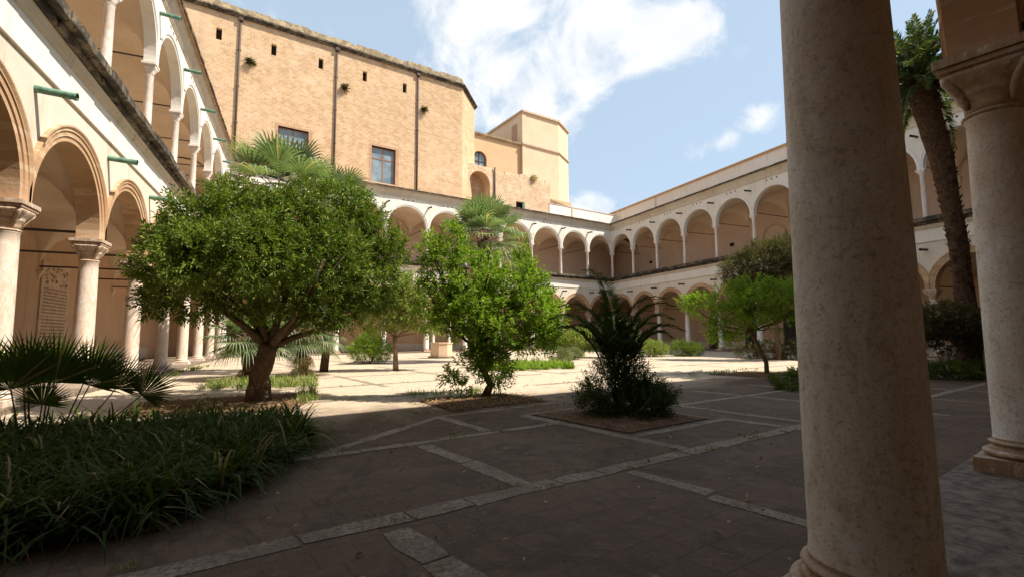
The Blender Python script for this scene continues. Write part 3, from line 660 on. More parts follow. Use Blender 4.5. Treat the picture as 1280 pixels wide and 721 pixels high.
# ------------------------------------------------------------------ church
ch = thing('church', 'tall sandy brick church side rising behind the far arcade', 'church', fl(3, 7), FRZ)
X0, Y0 = 3, 7
def cb_(x): return x-X0
CT = 35.65
cx0, cx1 = -42, 27.27
poly = [(cb_(cx0), 0), (cb_(cx1), 0), (cb_(cx1)+4.4, 4.4), (cb_(cx1)+4.4, 22), (cb_(cx0), 22)]
# front wall with real window openings: strips
wins = [(4.6, 7.75, 20.35, 24.75), (14.95, 17.95, 20.35, 24.8)]; slots = [(-1.35, 33.2), (3.85, 33.2), (8.8, 33.2), (13.9, 33.2), (19.0, 33.2)]
m = MB(); holes = [(a, b, c, d) for a, b, c, d in wins]+[(x-.26, x+.26, 32.6, 33.85) for x, z in slots]
holes.sort(); xe = cx0
for a, b, c, d in holes:
    m.box(cb_(xe), cb_(a), 0, .55, 0, CT); m.box(cb_(a), cb_(b), 0, .55, 0, c); m.box(cb_(a), cb_(b), 0, .55, d, CT); xe = b
m.box(cb_(xe), cb_(cx1), 0, .55, 0, CT)
m.prism([(cb_(cx0), .552), (cb_(cx1), .552), (cb_(cx1)+.001, .002), (cb_(cx1)+4.4, 4.4), (cb_(cx1)+4.4, 22), (cb_(cx0), 22)], 0, CT)
m.build('wall', M_CHURCH, ch)
m = MB(); off = [(.0, .0)]
def outl(d): return [(cb_(cx0), -d), (cb_(cx1)+d*.41, -d), (cb_(cx1)+4.4+d, 4.4-d*.41), (cb_(cx1)+4.4+d, 22+d), (cb_(cx0), 22+d)]
m.prism(outl(.25), CT+.002, CT+.22); m.prism(outl(.42), CT+.222, CT+.4); m.build('cornice', M_SLATE, ch)
m = MB(); rg_ = random.Random(8)
x = cb_(cx0)
while x < cb_(cx1)-.1:
    w = min(rg_.uniform(.5, 1.4), cb_(cx1)-x); m.box(x, x+w, .1+rg_.uniform(-.03, .03), .7, CT+.402, CT+1.35+rg_.uniform(-.16, .13)); x += w
d45 = math.sqrt(.5); x = 0
while x < 6.2:
    w = rg_.uniform(.6, 1.2); p0 = Vector((cb_(cx1)+d45*x, .1+d45*x)); p1 = p0+Vector((d45, d45))*min(w, 6.2-x); nn = Vector((-d45, d45))*.5
    m.prism([tuple(p0), tuple(p1), tuple(p1+nn), tuple(p0+nn)], CT+.402, CT+1.3+rg_.uniform(-.15, .12)); x += w
m.box(cb_(cx0), cb_(cx1), .7, 20, CT+.402, CT+.9); m.build('parapet', M_TOPB, ch)
for a, b, c, d in wins:
    # stone surround set in the reveal
    m = MB(); m.box(cb_(a)-.28, cb_(a), -.015, .5, c, d+.22); m.box(cb_(b), cb_(b)+.42, -.015, .5, c, d+.22); m.box(cb_(a), cb_(b), -.015, .5, d, d+.22); wp = m.build('window_surround', M_SILL, ch)
    fr = MB(); y0, y1 = .33, .41; A, B = cb_(a)+.003, cb_(b)-.003
    for xx in (A, (A+B)/2-.06, B-.14): fr.box(xx, xx+(.14 if xx != (A+B)/2-.06 else .12), y0, y1, c, d-.003)
    zt = c+(d-c)*.66
    for (u0, u1) in ((A+.142, (A+B)/2-.062), ((A+B)/2+.062, B-.142)):
        for zz in (c+.002, zt, d-.14): fr.box(u0, u1, y0, y1, zz, zz+.12)
    fr.build('window_frame', M_WOOD, wp)
    g_ = MB(); g_.box(A, B, y1-.04, y1-.03, c+.05, d-.05); g_.build('pane', M_GLASS, wp)
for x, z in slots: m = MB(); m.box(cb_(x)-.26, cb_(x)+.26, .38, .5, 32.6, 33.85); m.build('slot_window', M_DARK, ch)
for x in (.55, 10.55, 20.75):
    m = MB(); m.tube([(cb_(x), -.14, 17.8), (cb_(x), -.14, CT-.1)], .10, 10)
    for z in range(20, 35, 4): m.box(cb_(x)-.15, cb_(x)+.15, -.24, 0, z, z+.07)
    m.box(cb_(x)-.22, cb_(x)+.22, -.36, -.01, CT-.35, CT-.02); m.build('drainpipe', M_IRON, ch)
rg = np.random.default_rng(5)
for x in (1.6, 11.55, 21.6):
    m = MB(); n = 160; P = np.zeros((n, 3))+rg.normal(size=(n, 3))*np.array([.12, .05, .12]); D = rg.normal(size=(n, 3))+np.array([.3, -1.0, .2]); V, Fc = leafquads(P, D, .62, .07, rg, droop=.2); m.raw(V, Fc)
    tag(m.build('wall_weed', L_OLIVE, None, fl(x, 6.98, 31.05)), {1.6: 'dark weed tuft on the brick wall by the leftmost drainpipe', 11.55: 'dark weed tuft beside the middle drainpipe of the church', 21.6: 'dark weed tuft beside the rightmost drainpipe of the church'}[x], 'plant', 'weeds growing from the church wall')

# sandy plastered transept wall with lunette window
tr = thing('transept', 'sandy plastered side building with an arched window beside the church', 'building', fl(36, 12), FRZ)
m = MB(); TX = 36
wc, wr_ = 33.0-TX, 1.15
m.box(28-TX, wc-wr_-.25, 0, 1, 0, 31.9); m.box(wc+wr_+.25, 40.75-TX, 0, 1, 0, 31.9); m.box(wc-wr_-.25, wc+wr_+.25, 0, 1, 0, 27.1)
wm = MB(); wall_over(wc, 2*wr_+.5, wr_, 28.4, 31.9, 0, 1, m); m.box(wc-wr_-.25, wc-wr_, 0, 1, 27.1, 28.4); m.box(wc+wr_, wc+wr_+.25, 0, 1, 27.1, 28.4); m.box(28-TX, 40.75-TX, 1.002, 12, 0, 31.9)
m.build('wall', M_ORANGE, tr)
m = MB(); m.extr_x([(.0, 31.902), (-.18, 31.902), (-.2, 32.05), (-.36, 32.1), (-.4, 32.3), (.2, 32.45), (12, 33.6), (12, 31.902)], 28-TX, 40.75-TX); m.build('roof', M_TOPB, tr)
fr = MB(); arch = arch_ring(wc, 2*wr_+.6, wr_-.12, 28.4, 27.1, [(0, .3), (.118, .3), (.118, .38), (0, .38)]); wn_o = arch.build('arched_window', M_IRON, tr)
m = MB(); m.box(wc-.05, wc+.05, .3, .37, 27.1, 29.5); m.box(wc-wr_+.05, wc+wr_-.05, .3, .365, 28.0, 28.1); m.build('window_bar', M_IRON, wn_o)
m = MB(); m.box(wc-wr_, wc+wr_, .40, .42, 27.1, 29.6); m.build('pane', M_GLASS, wn_o)

# octagonal-fronted tower
tw = thing('tower', 'tall pale plastered tower with angled corner rising above the rooftops', 'tower', fl(44, 11.5), FRZ)
q = lambda x, y: (x-44, y-11.5)
a30 = (47.9+4.7*math.cos(R(30)), 11.5+4.7*math.sin(R(30)))
P_ = [q(40.6, 11.5), q(47.9, 11.5), q(*a30), q(a30[0]+.6, a30[1]+4.7), q(47.5, 25), q(40.6, 25)]
def grow(P, d):
    c = Vector((sum(p[0] for p in P)/len(P), sum(p[1] for p in P)/len(P))); out = []
    n = len(P)
    for i in range(n):
        a, b, c2 = Vector(P[i-1]), Vector(P[i]), Vector(P[(i+1) % n]); n1 = Vector(((b-a).y, -(b-a).x)).normalized(); n2 = Vector(((c2-b).y, -(c2-b).x)).normalized(); bis = (n1+n2); out.append(tuple(b+bis*d/max(.3, (1+n1.dot(n2)))))
    return out
m = MB(); m.prism(P_, 0, 32.1); m.prism(P_, 32.35, 37.5); m.build('wall', M_TOWER, tw)
m = MB(); m.prism(grow(P_, .22), 32.102, 32.348); m.build('string_course', M_CAP, tw)
m = MB(); gp = grow(P_, .28); m.prism(gp, 37.502, 37.8); m.build('coping', M_CAP, tw)
m = MB(); m.box(-3.55, -2.9, -.05, 0, 17, 37.4); m.build('corner_pilaster', M_TOWER, tw)
m = MB(); m.box(-3.43, -3.3, 1.6, 3.2, 33.2, 36.2); m.build('niche', M_SILL, tw)
m = MB(); m.box(.0, 4.4, -2.4, 0, 0, 23.2); m.add([(0, -2.4, 23.2), (4.4, -2.4, 22.4), (4.4, 0, 22.4), (0, 0, 25.0), (0, -2.4, 17), (4.4, -2.4, 17), (4.4, 0, 17), (0, 0, 17)], [(0, 1, 2, 3), (0, 4, 5, 1), (1, 5, 6, 2), (0, 3, 7, 4)]); m.build('buttress', M_ORANGE, tw)
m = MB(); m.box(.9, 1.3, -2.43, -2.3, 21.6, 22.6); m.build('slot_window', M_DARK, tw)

# ruined rubble wall with deep arched niche
ru = thing('rubble_wall', 'rough ruined stone wall with a deep brick niche above the roof', 'wall', fl(36, 9), FRZ)
nc = 31.2-36; nr = 1.7
m = MB(); rg_ = random.Random(3)
m.box(27.3-36, nc-nr-.3, 0, 1.8, 16, 26.2); wall_over(nc, 2*nr+.6, nr, 23.5, 26.05, 0, 1.8, m); m.box(nc-nr-.3, nc-nr, 0, 1.8, 16, 23.5); m.box(nc+nr, nc+nr+.3, 0, 1.8, 16, 23.5)
x = nc+nr+.3
hw0, hw1 = 37.45-36, 38.9-36
for (xa, xb) in ((x, hw0), (hw1, 43.95-36)): m.box(xa, xb, 0, 1.8, 16, 25.5)
m.box(hw0, hw1, 0, 1.8, 16, 20.8); m.box(hw0, hw1, 0, 1.8, 21.8, 25.5)
while x < 43.9-36:
    w = min(rg_.uniform(.4, 1.1), 43.95-36-x); m.box(x, x+w, .05+rg_.uniform(0, .1), 1.7, 25.5, 25.95+rg_.uniform(-.2, .25)); x += w
m.build('wall', M_RUBBLE, ru)
m = MB(); m.box(nc-nr-.2, nc+nr+.2, 1.802, 2.1, 16, 26); m.build('niche_back', M_ARCH, ru)
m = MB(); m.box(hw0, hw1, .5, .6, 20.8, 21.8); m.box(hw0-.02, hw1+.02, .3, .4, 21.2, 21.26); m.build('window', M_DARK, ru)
m = MB(); m.box(hw1-.25, hw1+.15, -.05, -.01, 20.8, 21.9); m.build('shutter', M_COPPER, ru)
m = MB(); m.tube([(nc+nr+.75, -.12, 17.8), (nc+nr+.75, -.12, 26.2)], .12, 8); m.build('drainpipe', M_IRON, ru)
m = MB(); n = 260; P = rg.normal(size=(n, 3))*np.array([.3, .15, .25]); D = rg.normal(size=(n, 3))+np.array([0, -.6, .6]); V, Fc = leafquads(P, D, .45, .05, rg, droop=.2); m.raw(V, Fc)
tag(m.build('wall_weed', L_FAND, None, fl(40.7, 8.95, 25.9)), 'dry straw-coloured weed tuft on top of the rubble wall', 'plant', 'weeds on the old walls')

# ------------------------------------------------------------------ plaque and well
pl = thing('wall_plaque', 'large old inscribed marble plaque on the left gallery wall', 'plaque', (-11.3, 31.6, 1.5))
m = MB(); m.box(0, .07, -1.55, 1.55, 0, 1.25); m.box(0, .07, -1.55, 1.55, 1.27, 3.9); m.build('slab', M_PLAQ, pl, bevel=.01)
m = MB(); rg_ = random.Random(2)
for r_ in range(15):
    z = 2.55-r_*.165
    if 1.18 < z < 1.32: continue
    y = -1.3
    while y < 1.3: w = rg_.uniform(.05, .22); m.box(.071, .074, y, min(1.3, y+w), z, z+.07); y += w+.06
for k in range(26):
    y, z = rg_.uniform(-1.2, 1.2), rg_.uniform(2.8, 3.7); w = rg_.uniform(.04, .13); m.box(.071, .078, y-w, y+w, z-w*.6, z+w*.6)
m.build('inscription', M_INSC, pl)
we = thing('well', 'octagonal pale stone well with posts in the courtyard', 'well', (10.55, 38.3, 0), .3)
m = MB()
m.prism([(1.08*math.cos(math.pi/4*k), 1.08*math.sin(math.pi/4*k)) for k in range(8)], 0, .14); m.build('step', M_STYL, we)
m = MB(); Ro, Ri = .88, .66
v = []; 
for r_, z in ((Ro, .142), (Ro, 1.12), (Ro+.05, 1.13), (Ro+.05, 1.24), (Ri, 1.24), (Ri, .3)): v += [(r_*math.cos(math.pi/4*k), r_*math.sin(math.pi/4*k), z) for k in range(8)]
f = []
for i in range(5):
    for k in range(8): j = (k+1) % 8; f.append((i*8+k, i*8+j, (i+1)*8+j, (i+1)*8+k))
f.append(tuple(range(40, 48))); m.add(v, f); m.build('well_head', M_TOWER, we)
for sx in (-.75, .75): m = MB(); m.box(sx-.09, sx+.09, -.09, .09, 1.242, 2.9); m.box(sx-.13, sx+.13, -.13, .13, 2.9, 3.02); m.build('post', M_WCOL, we)
m = MB(); m.box(-.95, .95, -.08, .08, 3.022, 3.2); m.build('crossbeam', M_CAP, we)
m = MB(); m.lathe([(.03, 2.1), (.17, 2.13), (.2, 2.25), (.17, 2.36), (.03, 2.4)], 16); m.tube([(0, 0, 2.38), (0, 0, 3.03)], .015, 6); m.build('pulley', M_IRON, we)

# ------------------------------------------------------------------ trees
def tree(name, label, base, fork, lobes, n, leafL, leafW, k, slen, mat, r0, seed, bark=M_BARK, up=.35, lo=.5, spine=None, cat='tree', extra=None, group=None, droop=.1, n_sub=2, limb_lobes=None, gap=-.45):
    rg = np.random.default_rng(seed); rp = random.Random(seed); b = Vector(base)
    t = thing(name, label, cat, base, 0, group); rel = [tuple(Vector(l[:3])-b)+tuple(l[3:]) for l in lobes]
    m = MB(); limbs(m, (0, 0, -.05), [rel[q_] for q_ in limb_lobes] if limb_lobes else rel, r0, tuple(Vector(fork)-b), rp, n_sub=n_sub, spine=[tuple(Vector(s)-b) for s in (spine or [])]); m.build('trunk', bark, t)
    P, D = crown_pts(rel, n, rg, lo=lo, up=up, gap=gap); c = MB(); sprigs(c, P, D, k, leafL, leafW, slen, rg, droop=droop); c.build('crown', mat, t)
    if extra:
        c = MB(); er = [tuple(Vector(l[:3])-b)+tuple(l[3:]) for l in extra[0]]; P, D = crown_pts(er, extra[1], rg, lo=.1, up=.5); sprigs(c, P, D, k, leafL, leafW, slen, rg, droop=droop); c.build('suckers', mat, t)
    return t
# 1: broad clipped evergreen on the left
bx, by = -.87, 14.04
L1 = []
rp = random.Random(11)
for (dx, dy, dz, r_, rzz) in [(-1.7, 0, 2.75, .85, .6), (-2.0, -.2, 3.35, .7, .6), (-1.75, .2, 4.0, .75, .7), (-1.25, -.4, 4.5, .85, .7), (-.45, .2, 4.75, .9, .7), (.4, -.3, 4.55, .9, .7), (1.1, .3, 4.85, .9, .75), (1.85, -.3, 4.85, .8, .8), (2.5, 0, 4.45, .8, .8), (2.85, .1, 3.7, .75, .8), (2.55, -.2, 2.9, .75, .6), (1.7, .2, 2.6, .8, .6), (.6, -.3, 2.75, .8, .5), (-.6, .3, 2.7, .8, .5), (-1.0, -.2, 3.6, 1.0, .8), (.3, 0, 3.7, 1.1, .9), (1.5, 0, 3.7, 1.1, .9),
         (-1.2, -1.5, 3.4, .9, .75), (.1, -1.8, 3.5, 1.0, .8), (1.4, -1.5, 3.5, .95, .85), (-1.2, 1.4, 3.7, 1.0, .8), (.2, 1.8, 3.9, 1.1, .9), (1.7, 1.5, 3.9, 1.0, .85),
         (.35, -.5, 2.3, .6, .35), (-1.3, -.3, 2.35, .5, .3), (1.3, -.6, 2.2, .5, .35), (3.3, 0, 4.1, .35, .4), (2.1, .1, 5.55, .3, .3), (-.9, 0, 5.25, .35, .3), (.9, 0, 5.5, .35, .25), (2.0, -.4, 2.15, .4, .35), (3.0, .1, 2.6, .3, .3), (-2.3, 0, 2.5, .3, .3)]:
    L1.append((bx+dx, by+dy, dz, r_, rzz))
tree('evergreen_tree', 'broad rounded dark evergreen tree with thick forked trunk, left of centre', (bx, by, 0), (-.66, 14.04, 1.45), L1, 8200, .135, .046, 11, .27, L_DARK, .27, 1, spine=[(-.85, 14.04, .7)], limb_lobes=[2, 4, 6, 8, 10, 13, 19], up=.4, lo=.5, gap=-.42, n_sub=4)
# 2: citrus in the middle, ragged with upright shoots
c2 = (4.6, 12.42, 0)
L2 = [(4.2, 12.6, 2.1, .75, .6), (5.0, 12.3, 2.0, .8, .65), (5.8, 12.1, 2.3, .72, .75), (6.25, 12.0, 2.0, .5, .55), (4.5, 12.2, 2.8, .75, .7), (5.3, 12.5, 2.9, .7, .75), (3.75, 12.7, 2.7, .6, .65), (3.5, 12.8, 3.5, .42, .7), (3.75, 12.7, 4.2, .27, .55),
      (4.15, 12.6, 3.5, .35, .75), (4.75, 12.4, 3.4, .35, .5), (5.75, 12.3, 3.3, .3, .75), (5.9, 12.1, 2.9, .4, .6), (3.3, 12.9, 2.6, .45, .6), (4.9, 12.9, 2.4, .8, .6), (3.2, 12.9, 4.0, .22, .5), (6.3, 11.9, 1.6, .35, .3), (4.6, 12.0, 1.8, .6, .35), (5.9, 12.0, 1.55, .6, .45), (3.7, 12.5, 1.9, .5, .4)]
tree('citrus_tree', 'ragged bright green citrus tree with upright shoots and suckers at its base', c2, (4.42, 12.4, 1.35), L2, 2900, .112, .05, 10, .26, L_CITR, .095, 2, spine=[(4.78, 12.42, .35), (4.5, 12.4, .85)], up=.6, lo=.3, gap=-.3,
     extra=([(4.4, 12.45, .8, .42, .45), (4.9, 12.3, .75, .35, .4), (4.1, 12.5, .45, .25, .3), (4.7, 12.4, 1.1, .45, .35), (3.75, 12.5, .55, .16, .2)], 420))
# 3: yellowish tree behind it
tree('small_tree', 'yellowish green round-crowned tree with slim straight pale trunk, behind the evergreen', (4.49, 24.58, 0), (4.4, 24.6, 1.7), [(3.6, 24.7, 2.7, .9, .8), (4.6, 24.6, 3.1, 1.05, 1.0), (5.6, 24.3, 2.8, .95, .85), (4.2, 24.6, 4.2, .85, .85), (5.1, 24.4, 4.0, .85, .8), (6.2, 24.2, 2.3, .55, .5), (3.4, 24.9, 3.5, .6, .6)],
     1500, .16, .07, 9, .3, L_YEL, .12, 3, bark=M_BARKL, lo=.4)
# 4: orange tree at right
tree('orange_tree', 'small bright green orange tree with leaning dark trunk near the big column', (17.85, 14.5, 0), (17.35, 14.8, 1.85), [(16.4, 16.2, 2.9, .75, .55), (17.0, 15.5, 3.2, .85, .6), (17.6, 14.8, 3.4, .85, .65), (18.2, 14.0, 3.1, .85, .75), (18.7, 13.4, 2.9, .7, .7), (17.3, 15.3, 2.2, .7, .6), (16.9, 15.9, 1.9, .6, .55), (18.3, 14.1, 2.2, .55, .45), (17.0, 14.4, 2.8, .8, .7), (18.2, 15.2, 2.9, .9, .7), (15.9, 16.7, 3.0, .45, .35), (19.0, 13.0, 3.3, .4, .4)],
     1900, .125, .055, 10, .28, L_CITR, .085, 4, spine=[(17.82, 14.5, .5), (17.6, 14.65, 1.2)], up=.45, lo=.35, gap=-.25)
# 5: dusty dark tree behind it
tree('dusty_tree', 'dark dusty brown-green tree in front of the right wing', (29.2, 22.8, 0), (29.2, 22.8, 3.2), [(27.9, 24.4, 6.0, 1.2, 1.0), (28.7, 23.2, 6.6, 1.5, 1.3), (29.8, 22.2, 7.0, 1.4, 1.2), (30.6, 21.3, 6.4, 1.4, 1.2), (29.3, 22.5, 5.0, 1.5, .9), (30.7, 21.4, 4.9, 1.3, .9), (28.2, 23.8, 5.0, 1.0, .7)],
     4200, .15, .04, 12, .35, L_OLIVE, .16, 5, lo=.35, droop=.3)

# ------------------------------------------------------------------ palms
def fan_palm(label, base, top, rc, n, seed, trunk_r=.22, skirt=0, mat=L_FAN, nseg=30, low=-.35, hi=1.3, leaf=.95, group=None, pet=.6, name='fan_palm'):
    rg = np.random.default_rng(seed); rp = random.Random(seed); b = Vector(base); tp = Vector(top)-b; t = thing(name, label, 'palm', base, 0, group)
    if trunk_r:
        m = MB(); pts = [Vector((0, 0, -.05)).lerp(tp, k/8)+Vector((math.sin(k*.9)*.05, 0, 0)) for k in range(9)]; m.tube(pts, [trunk_r*1.2]+[trunk_r]*7+[trunk_r*1.15], 12, .1, rp); m.build('trunk', M_BOOT, t)
    lv = MB(); st = MB()
    for i in range(n):
        az = i*2.39996+rp.uniform(-.2, .2); el = low+(hi-low)*((i+.5)/n)**.8+rp.uniform(-.08, .08); d = np.array([math.cos(az)*math.cos(el), math.sin(az)*math.cos(el), math.sin(el)]); L = rc*pet*rp.uniform(.85, 1.15)
        p0 = np.array(tp)+d*.05; p1 = p0+d*L; fan_leaf(lv, st, p0, p1, rc*leaf*rp.uniform(.85, 1.1)*.62, rg, nseg, spread=2.0, cup=.35, droop=.22 if el > .5 else .45, pr=.018)
    lv.build('crown', mat, t); st.build('leaf_stalks', M_BARKL, t)
    if skirt:
        sk = MB()
        for i in range(skirt):
            az = i*2.39996; el = -1.05-rp.uniform(0, .35); d = np.array([math.cos(az)*math.cos(el), math.sin(az)*math.cos(el), math.sin(el)]); p0 = np.array(tp)-np.array([0, 0, rp.uniform(0, .8)]); fan_leaf(sk, None, p0, p0+d*rc*.45, rc*.55, rg, 18, spread=1.0, droop=.5, wf=.8)
        sk.build('dead_fronds', L_FAND, t)
    return t
fan_palm('tall fan palm with a skirt of straw-coloured dead fronds, in the middle', (11.1, 30.4, 0), (11.3, 30.4, 8.0), 2.8, 34, 21, .42, 34, low=-.6, nseg=26, leaf=1.1)
fan_palm('tall fan palm whose top rises over the crown of the broad evergreen', (-1.75, 25, 0), (-.95, 25, 8.35), 2.6, 24, 22, .24, 8, low=-.35, nseg=26, leaf=1.15, pet=.62)
fan_palm('smaller fan palm head right of the tallest one, over the evergreen crown', (1.2, 25.4, 0), (1.45, 25.2, 8.0), 2.0, 16, 23, .18, 5, low=-.3, nseg=26, leaf=1.1)
fan_palm('low bushy fan palm behind the trunk of the evergreen, left side', (-1.9, 22.6, 0), (-1.75, 22.6, 1.45), 1.45, 30, 24, .2, 6, low=-.5, hi=1.1, leaf=1.25, nseg=34, name='bushy_fan_palm')
fan_palm('low bushy fan palm behind the trunk of the evergreen, right side', (.2, 23.3, 0), (.25, 23.3, 1.7), 1.5, 30, 25, .2, 8, low=-.6, hi=1.1, leaf=1.25, nseg=34, name='bushy_fan_palm')
# near-left fan palm in the bed: explicit hubs
def near_fan():
    rg = np.random.default_rng(31); b = (-3.25, 9.0, .02); t = thing('young_fan_palm', 'dark spiky young fan palm standing in the strap-leaved bed', 'palm', b)
    lv = MB(); st = MB()
    hubs = [((-.30, -.1, .92), .74, -.3), ((.12, 0, .98), .78, .15), ((-.68, .2, .98), .74, -.6), ((.50, .05, .92), .74, .6), ((-.05, .35, 1.0), .76, 0), ((1.15, -.05, .76), .62, 1.25), ((-1.0, -.2, .85), .7, -1.0), ((.32, .5, 1.02), .7, .35), ((-.45, .6, 1.0), .72, -.3), ((.15, -.4, .72), .5, .4), ((-.5, -.45, .7), .55, -.4), ((.75, .3, .85), .62, .9), ((-.2, .1, 1.12), .66, 0), ((-.85, .4, 1.05), .7, -.5)]
    for (h, r_, lean) in hubs:
        p0 = (h[0]*.42, h[1]*.42, .05); P1 = np.array(h); fan_leaf(lv, st, p0, P1, r_, rg, 34, spread=1.5, cup=.15, droop=.02, up=(-.25*lean, -1, .35), pr=.011, wf=.95, split=.5)
    lv.build('fronds', L_STRAP, t); st.build('leaf_stalks', L_STRAP, t)
near_fan()
# young feather palm and the shrub round it
def feather_palm(label, base, z0, fr, mat, seed, name='young_date_palm', ll=.38, nl=46, lw=.03, curve=.6, sr=1, late=False, st0=.3):
    rg = np.random.default_rng(seed); t = thing(name, label, 'palm', base); lv = MB(); sm = MB()
    for (az, el, L) in fr:
        az = R(az); el = R(el); d = (math.cos(az)*math.cos(el), math.sin(az)*math.cos(el), math.sin(el)); feather_frond(lv, (0, 0, z0), d, L, rg, curve, nl, ll, lw, sm, sr=sr, start=st0, late=late)
    lv.build('fronds', mat, t); sm.build('leaf_stalks', mat, t); return t
feather_palm('young feathery date palm rising from a shrub in the shaded front bed', (6.0, 8.42, .03), .15,
             [(95, 88, 3.35), (70, 87, 3.0), (150, 83, 2.7), (-25, 81, 2.75), (160, 76, 2.6), (140, 80, 2.2), (200, 78, 2.3), (-10, 76, 2.6), (-60, 81, 2.2), (60, 84, 2.5), (165, 71, 2.4), (-30, 72, 2.4), (20, 82, 2.3), (120, 86, 2.5), (-5, 69, 2.3), (-40, 86, 2.75), (250, 80, 1.8)], L_DATE, 41, ll=.44, nl=70, lw=.02, curve=2.6, sr=.36, late=True, st0=.42)

def date_palm():
    rg = np.random.default_rng(51); rp = random.Random(51); b = Vector((23.9, 10.35, 0)); t = thing('date_palm', 'very tall date palm with rough trunk, seen between the two big near columns', 'palm', b)
    ctr = [Vector(p)-b for p in [(23.83, 10.39, -.1), (23.86, 10.34, 2.4), (23.85, 10.36, 5.0), (23.74, 10.6, 8.7), (23.6, 10.9, 11.0), (23.55, 11.0, 12.1)]]
    m = MB(); pts = []
    for i in range(5):
        for k in range(4): pts.append(ctr[i].lerp(ctr[i+1], k/4))
    pts.append(ctr[-1]); n = len(pts); m.tube(pts, [.42-.11*min(1, i/6) if i < 10 else .31+.22*((i-10)/(n-10))**.7 for i in range(n)], 14, .06, rp)
    # old leaf bases
    for j in range(420):
        s = rp.random()**.7; i = s*(n-1.01); i0 = int(i); c = pts[i0].lerp(pts[i0+1], i-i0); a = j*2.39996; rr_ = (.32 if i0 < 10 else .32+.22*((i0-10)/(n-10))); o = Vector((math.cos(a), math.sin(a), 0)); p0 = c+o*rr_*.85; h = .07+.10*s
        sd_ = Vector((-o.y, o.x, 0)); m.add([tuple(p0-sd_*h), tuple(p0+sd_*h), tuple(p0+sd_*h*.5+o*(.07+.12*s)+Vector((0, 0, .12+.12*s))), tuple(p0-sd_*h*.5+o*(.07+.12*s)+Vector((0, 0, .12+.12*s))), tuple(p0-Vector((0, 0, .09)))], [(0, 1, 2, 3), (0, 4, 1)])
    m.build('trunk', M_BOOT, t)
    lv = MB(); sm = MB(); top = tuple(ctr[-1])
    for i in range(64):
        az = i*2.39996; el = -.55+2.0*((i+.5)/64)**.85; d = (math.cos(az)*math.cos(el), math.sin(az)*math.cos(el), math.sin(el)); feather_frond(lv, top, d, 3.2*rp.uniform(.8, 1.1), rg, 1.5, 74, .46, .05, sm)
    lv.build('crown', L_DATE, t); sm.build('leaf_stalks', M_BARKL, t)
date_palm()

# ------------------------------------------------------------------ shrubs
def shrub(label, base, lobes, n, mat, leafL=.06, leafW=.022, k=9, slen=.2, seed=1, name='shrub', flowers=None, group=None, up=.5, stems=8, droop=.1, lo=.3):
    rg = np.random.default_rng(seed); rp = random.Random(seed); t = thing(name, label, 'plant' if name != 'oleander' else 'oleander', base, 0, group)
    m = MB()
    for i in range(stems):
        l = rp.choice(lobes); m.tube([(rp.uniform(-.08, .08), rp.uniform(-.08, .08), -.03), (l[0]*.5, l[1]*.5, l[2]*.55), (l[0]+rp.uniform(-.5, .5)*l[3], l[1]+rp.uniform(-.5, .5)*l[3], l[2]+.3*l[4])], [.022, .016, .006], 5)
    m.build('stems', M_BARKL, t)
    P, D = crown_pts(lobes, n, rg, lo=lo, up=up); P[:, 2] = np.maximum(P[:, 2], .03); c = MB(); sprigs(c, P, D, k, leafL, leafW, slen, rg, droop=droop); c.build('foliage', mat, t)
    if flowers:
        idx = rg.choice(len(P), min(len(P), flowers[1])); c = MB(); sprigs(c, P[idx]+D[idx]*.12, D[idx], 5, flowers[2], flowers[2]*.8, .03, rg, spread=1.2); c.build('flowers', flowers[0], t)
    return t
shrub('ferny green shrub bushing out round the foot of the young palm', (6.05, 8.3, .03), [(0, 0, .35, .55, .38), (.45, -.25, .3, .42, .32), (-.4, .15, .35, .42, .35), (.15, -.35, .28, .4, .3), (.6, -.1, .25, .32, .25), (-.1, .3, .5, .45, .4), (-.25, -.1, .7, .3, .35), (.05, 0, .95, .28, .4), (.25, 0, .7, .3, .3), (-.65, 0, .45, .25, .25), (.8, -.2, .3, .22, .2)], 2000, L_DATE, .075, .022, 12, .26, 61, stems=14)
tree_sh = [(0, 0, .9, .9, .75), (-.6, .1, .8, .6, .6), (.6, -.1, .8, .7, .65), (0, 0, 1.5, .6, .55)]
shrub('dense rounded green oleander bush with small white flowers, beside the slim pale trunk', (4.2, 32.2, 0), tree_sh, 1300, L_CITR, .15, .03, 9, .25, 62, name='oleander', flowers=(L_WHITE, 45, .07))
shrub('bright yellow-green rounded bush beside the far corner columns', (20.6, 33.5, 0), [(0, 0, 1.4, 1.3, .8), (-.9, 0, 1.2, .9, .7), (.9, 0, 1.3, .9, .7)], 1100, L_YEL, .16, .06, 9, .3, 63)
shrub('grey-green bush half hidden behind the young palm', (22.5, 31.5, 0), [(0, 0, 1.9, 1.2, 1.1), (.9, -.2, 1.3, 1.0, .9), (-.6, 0, 1.0, .9, .8)], 900, L_GREY, .2, .06, 9, .35, 64)
shrub('small olive-green tuft, the nearer one right of the citrus tree', (14.7, 26.4, 0), [(0, 0, .45, .55, .42), (.3, 0, .35, .4, .35)], 500, L_GREY, .16, .02, 9, .2, 65)
shrub('small olive-green tuft, the farther one right of the citrus tree', (17.9, 30.4, 0), [(0, 0, .4, .6, .4), (.4, 0, .35, .5, .3)], 450, L_GREY, .16, .02, 9, .2, 66)
shrub('lime-green low bush, right of the young palm by the far corner', (25.6, 31.5, 0), [(0, 0, .6, .8, .6), (.7, -.3, .6, .7, .55)], 600, L_YEL, .16, .04, 9, .25, 67)
shrub('dark green low bush left of the right-wing columns', (28.6, 31.0, 0), [(0, 0, .6, .9, .6), (.8, -.4, .5, .7, .5)], 600, L_DARK, .16, .04, 9, .25, 68)
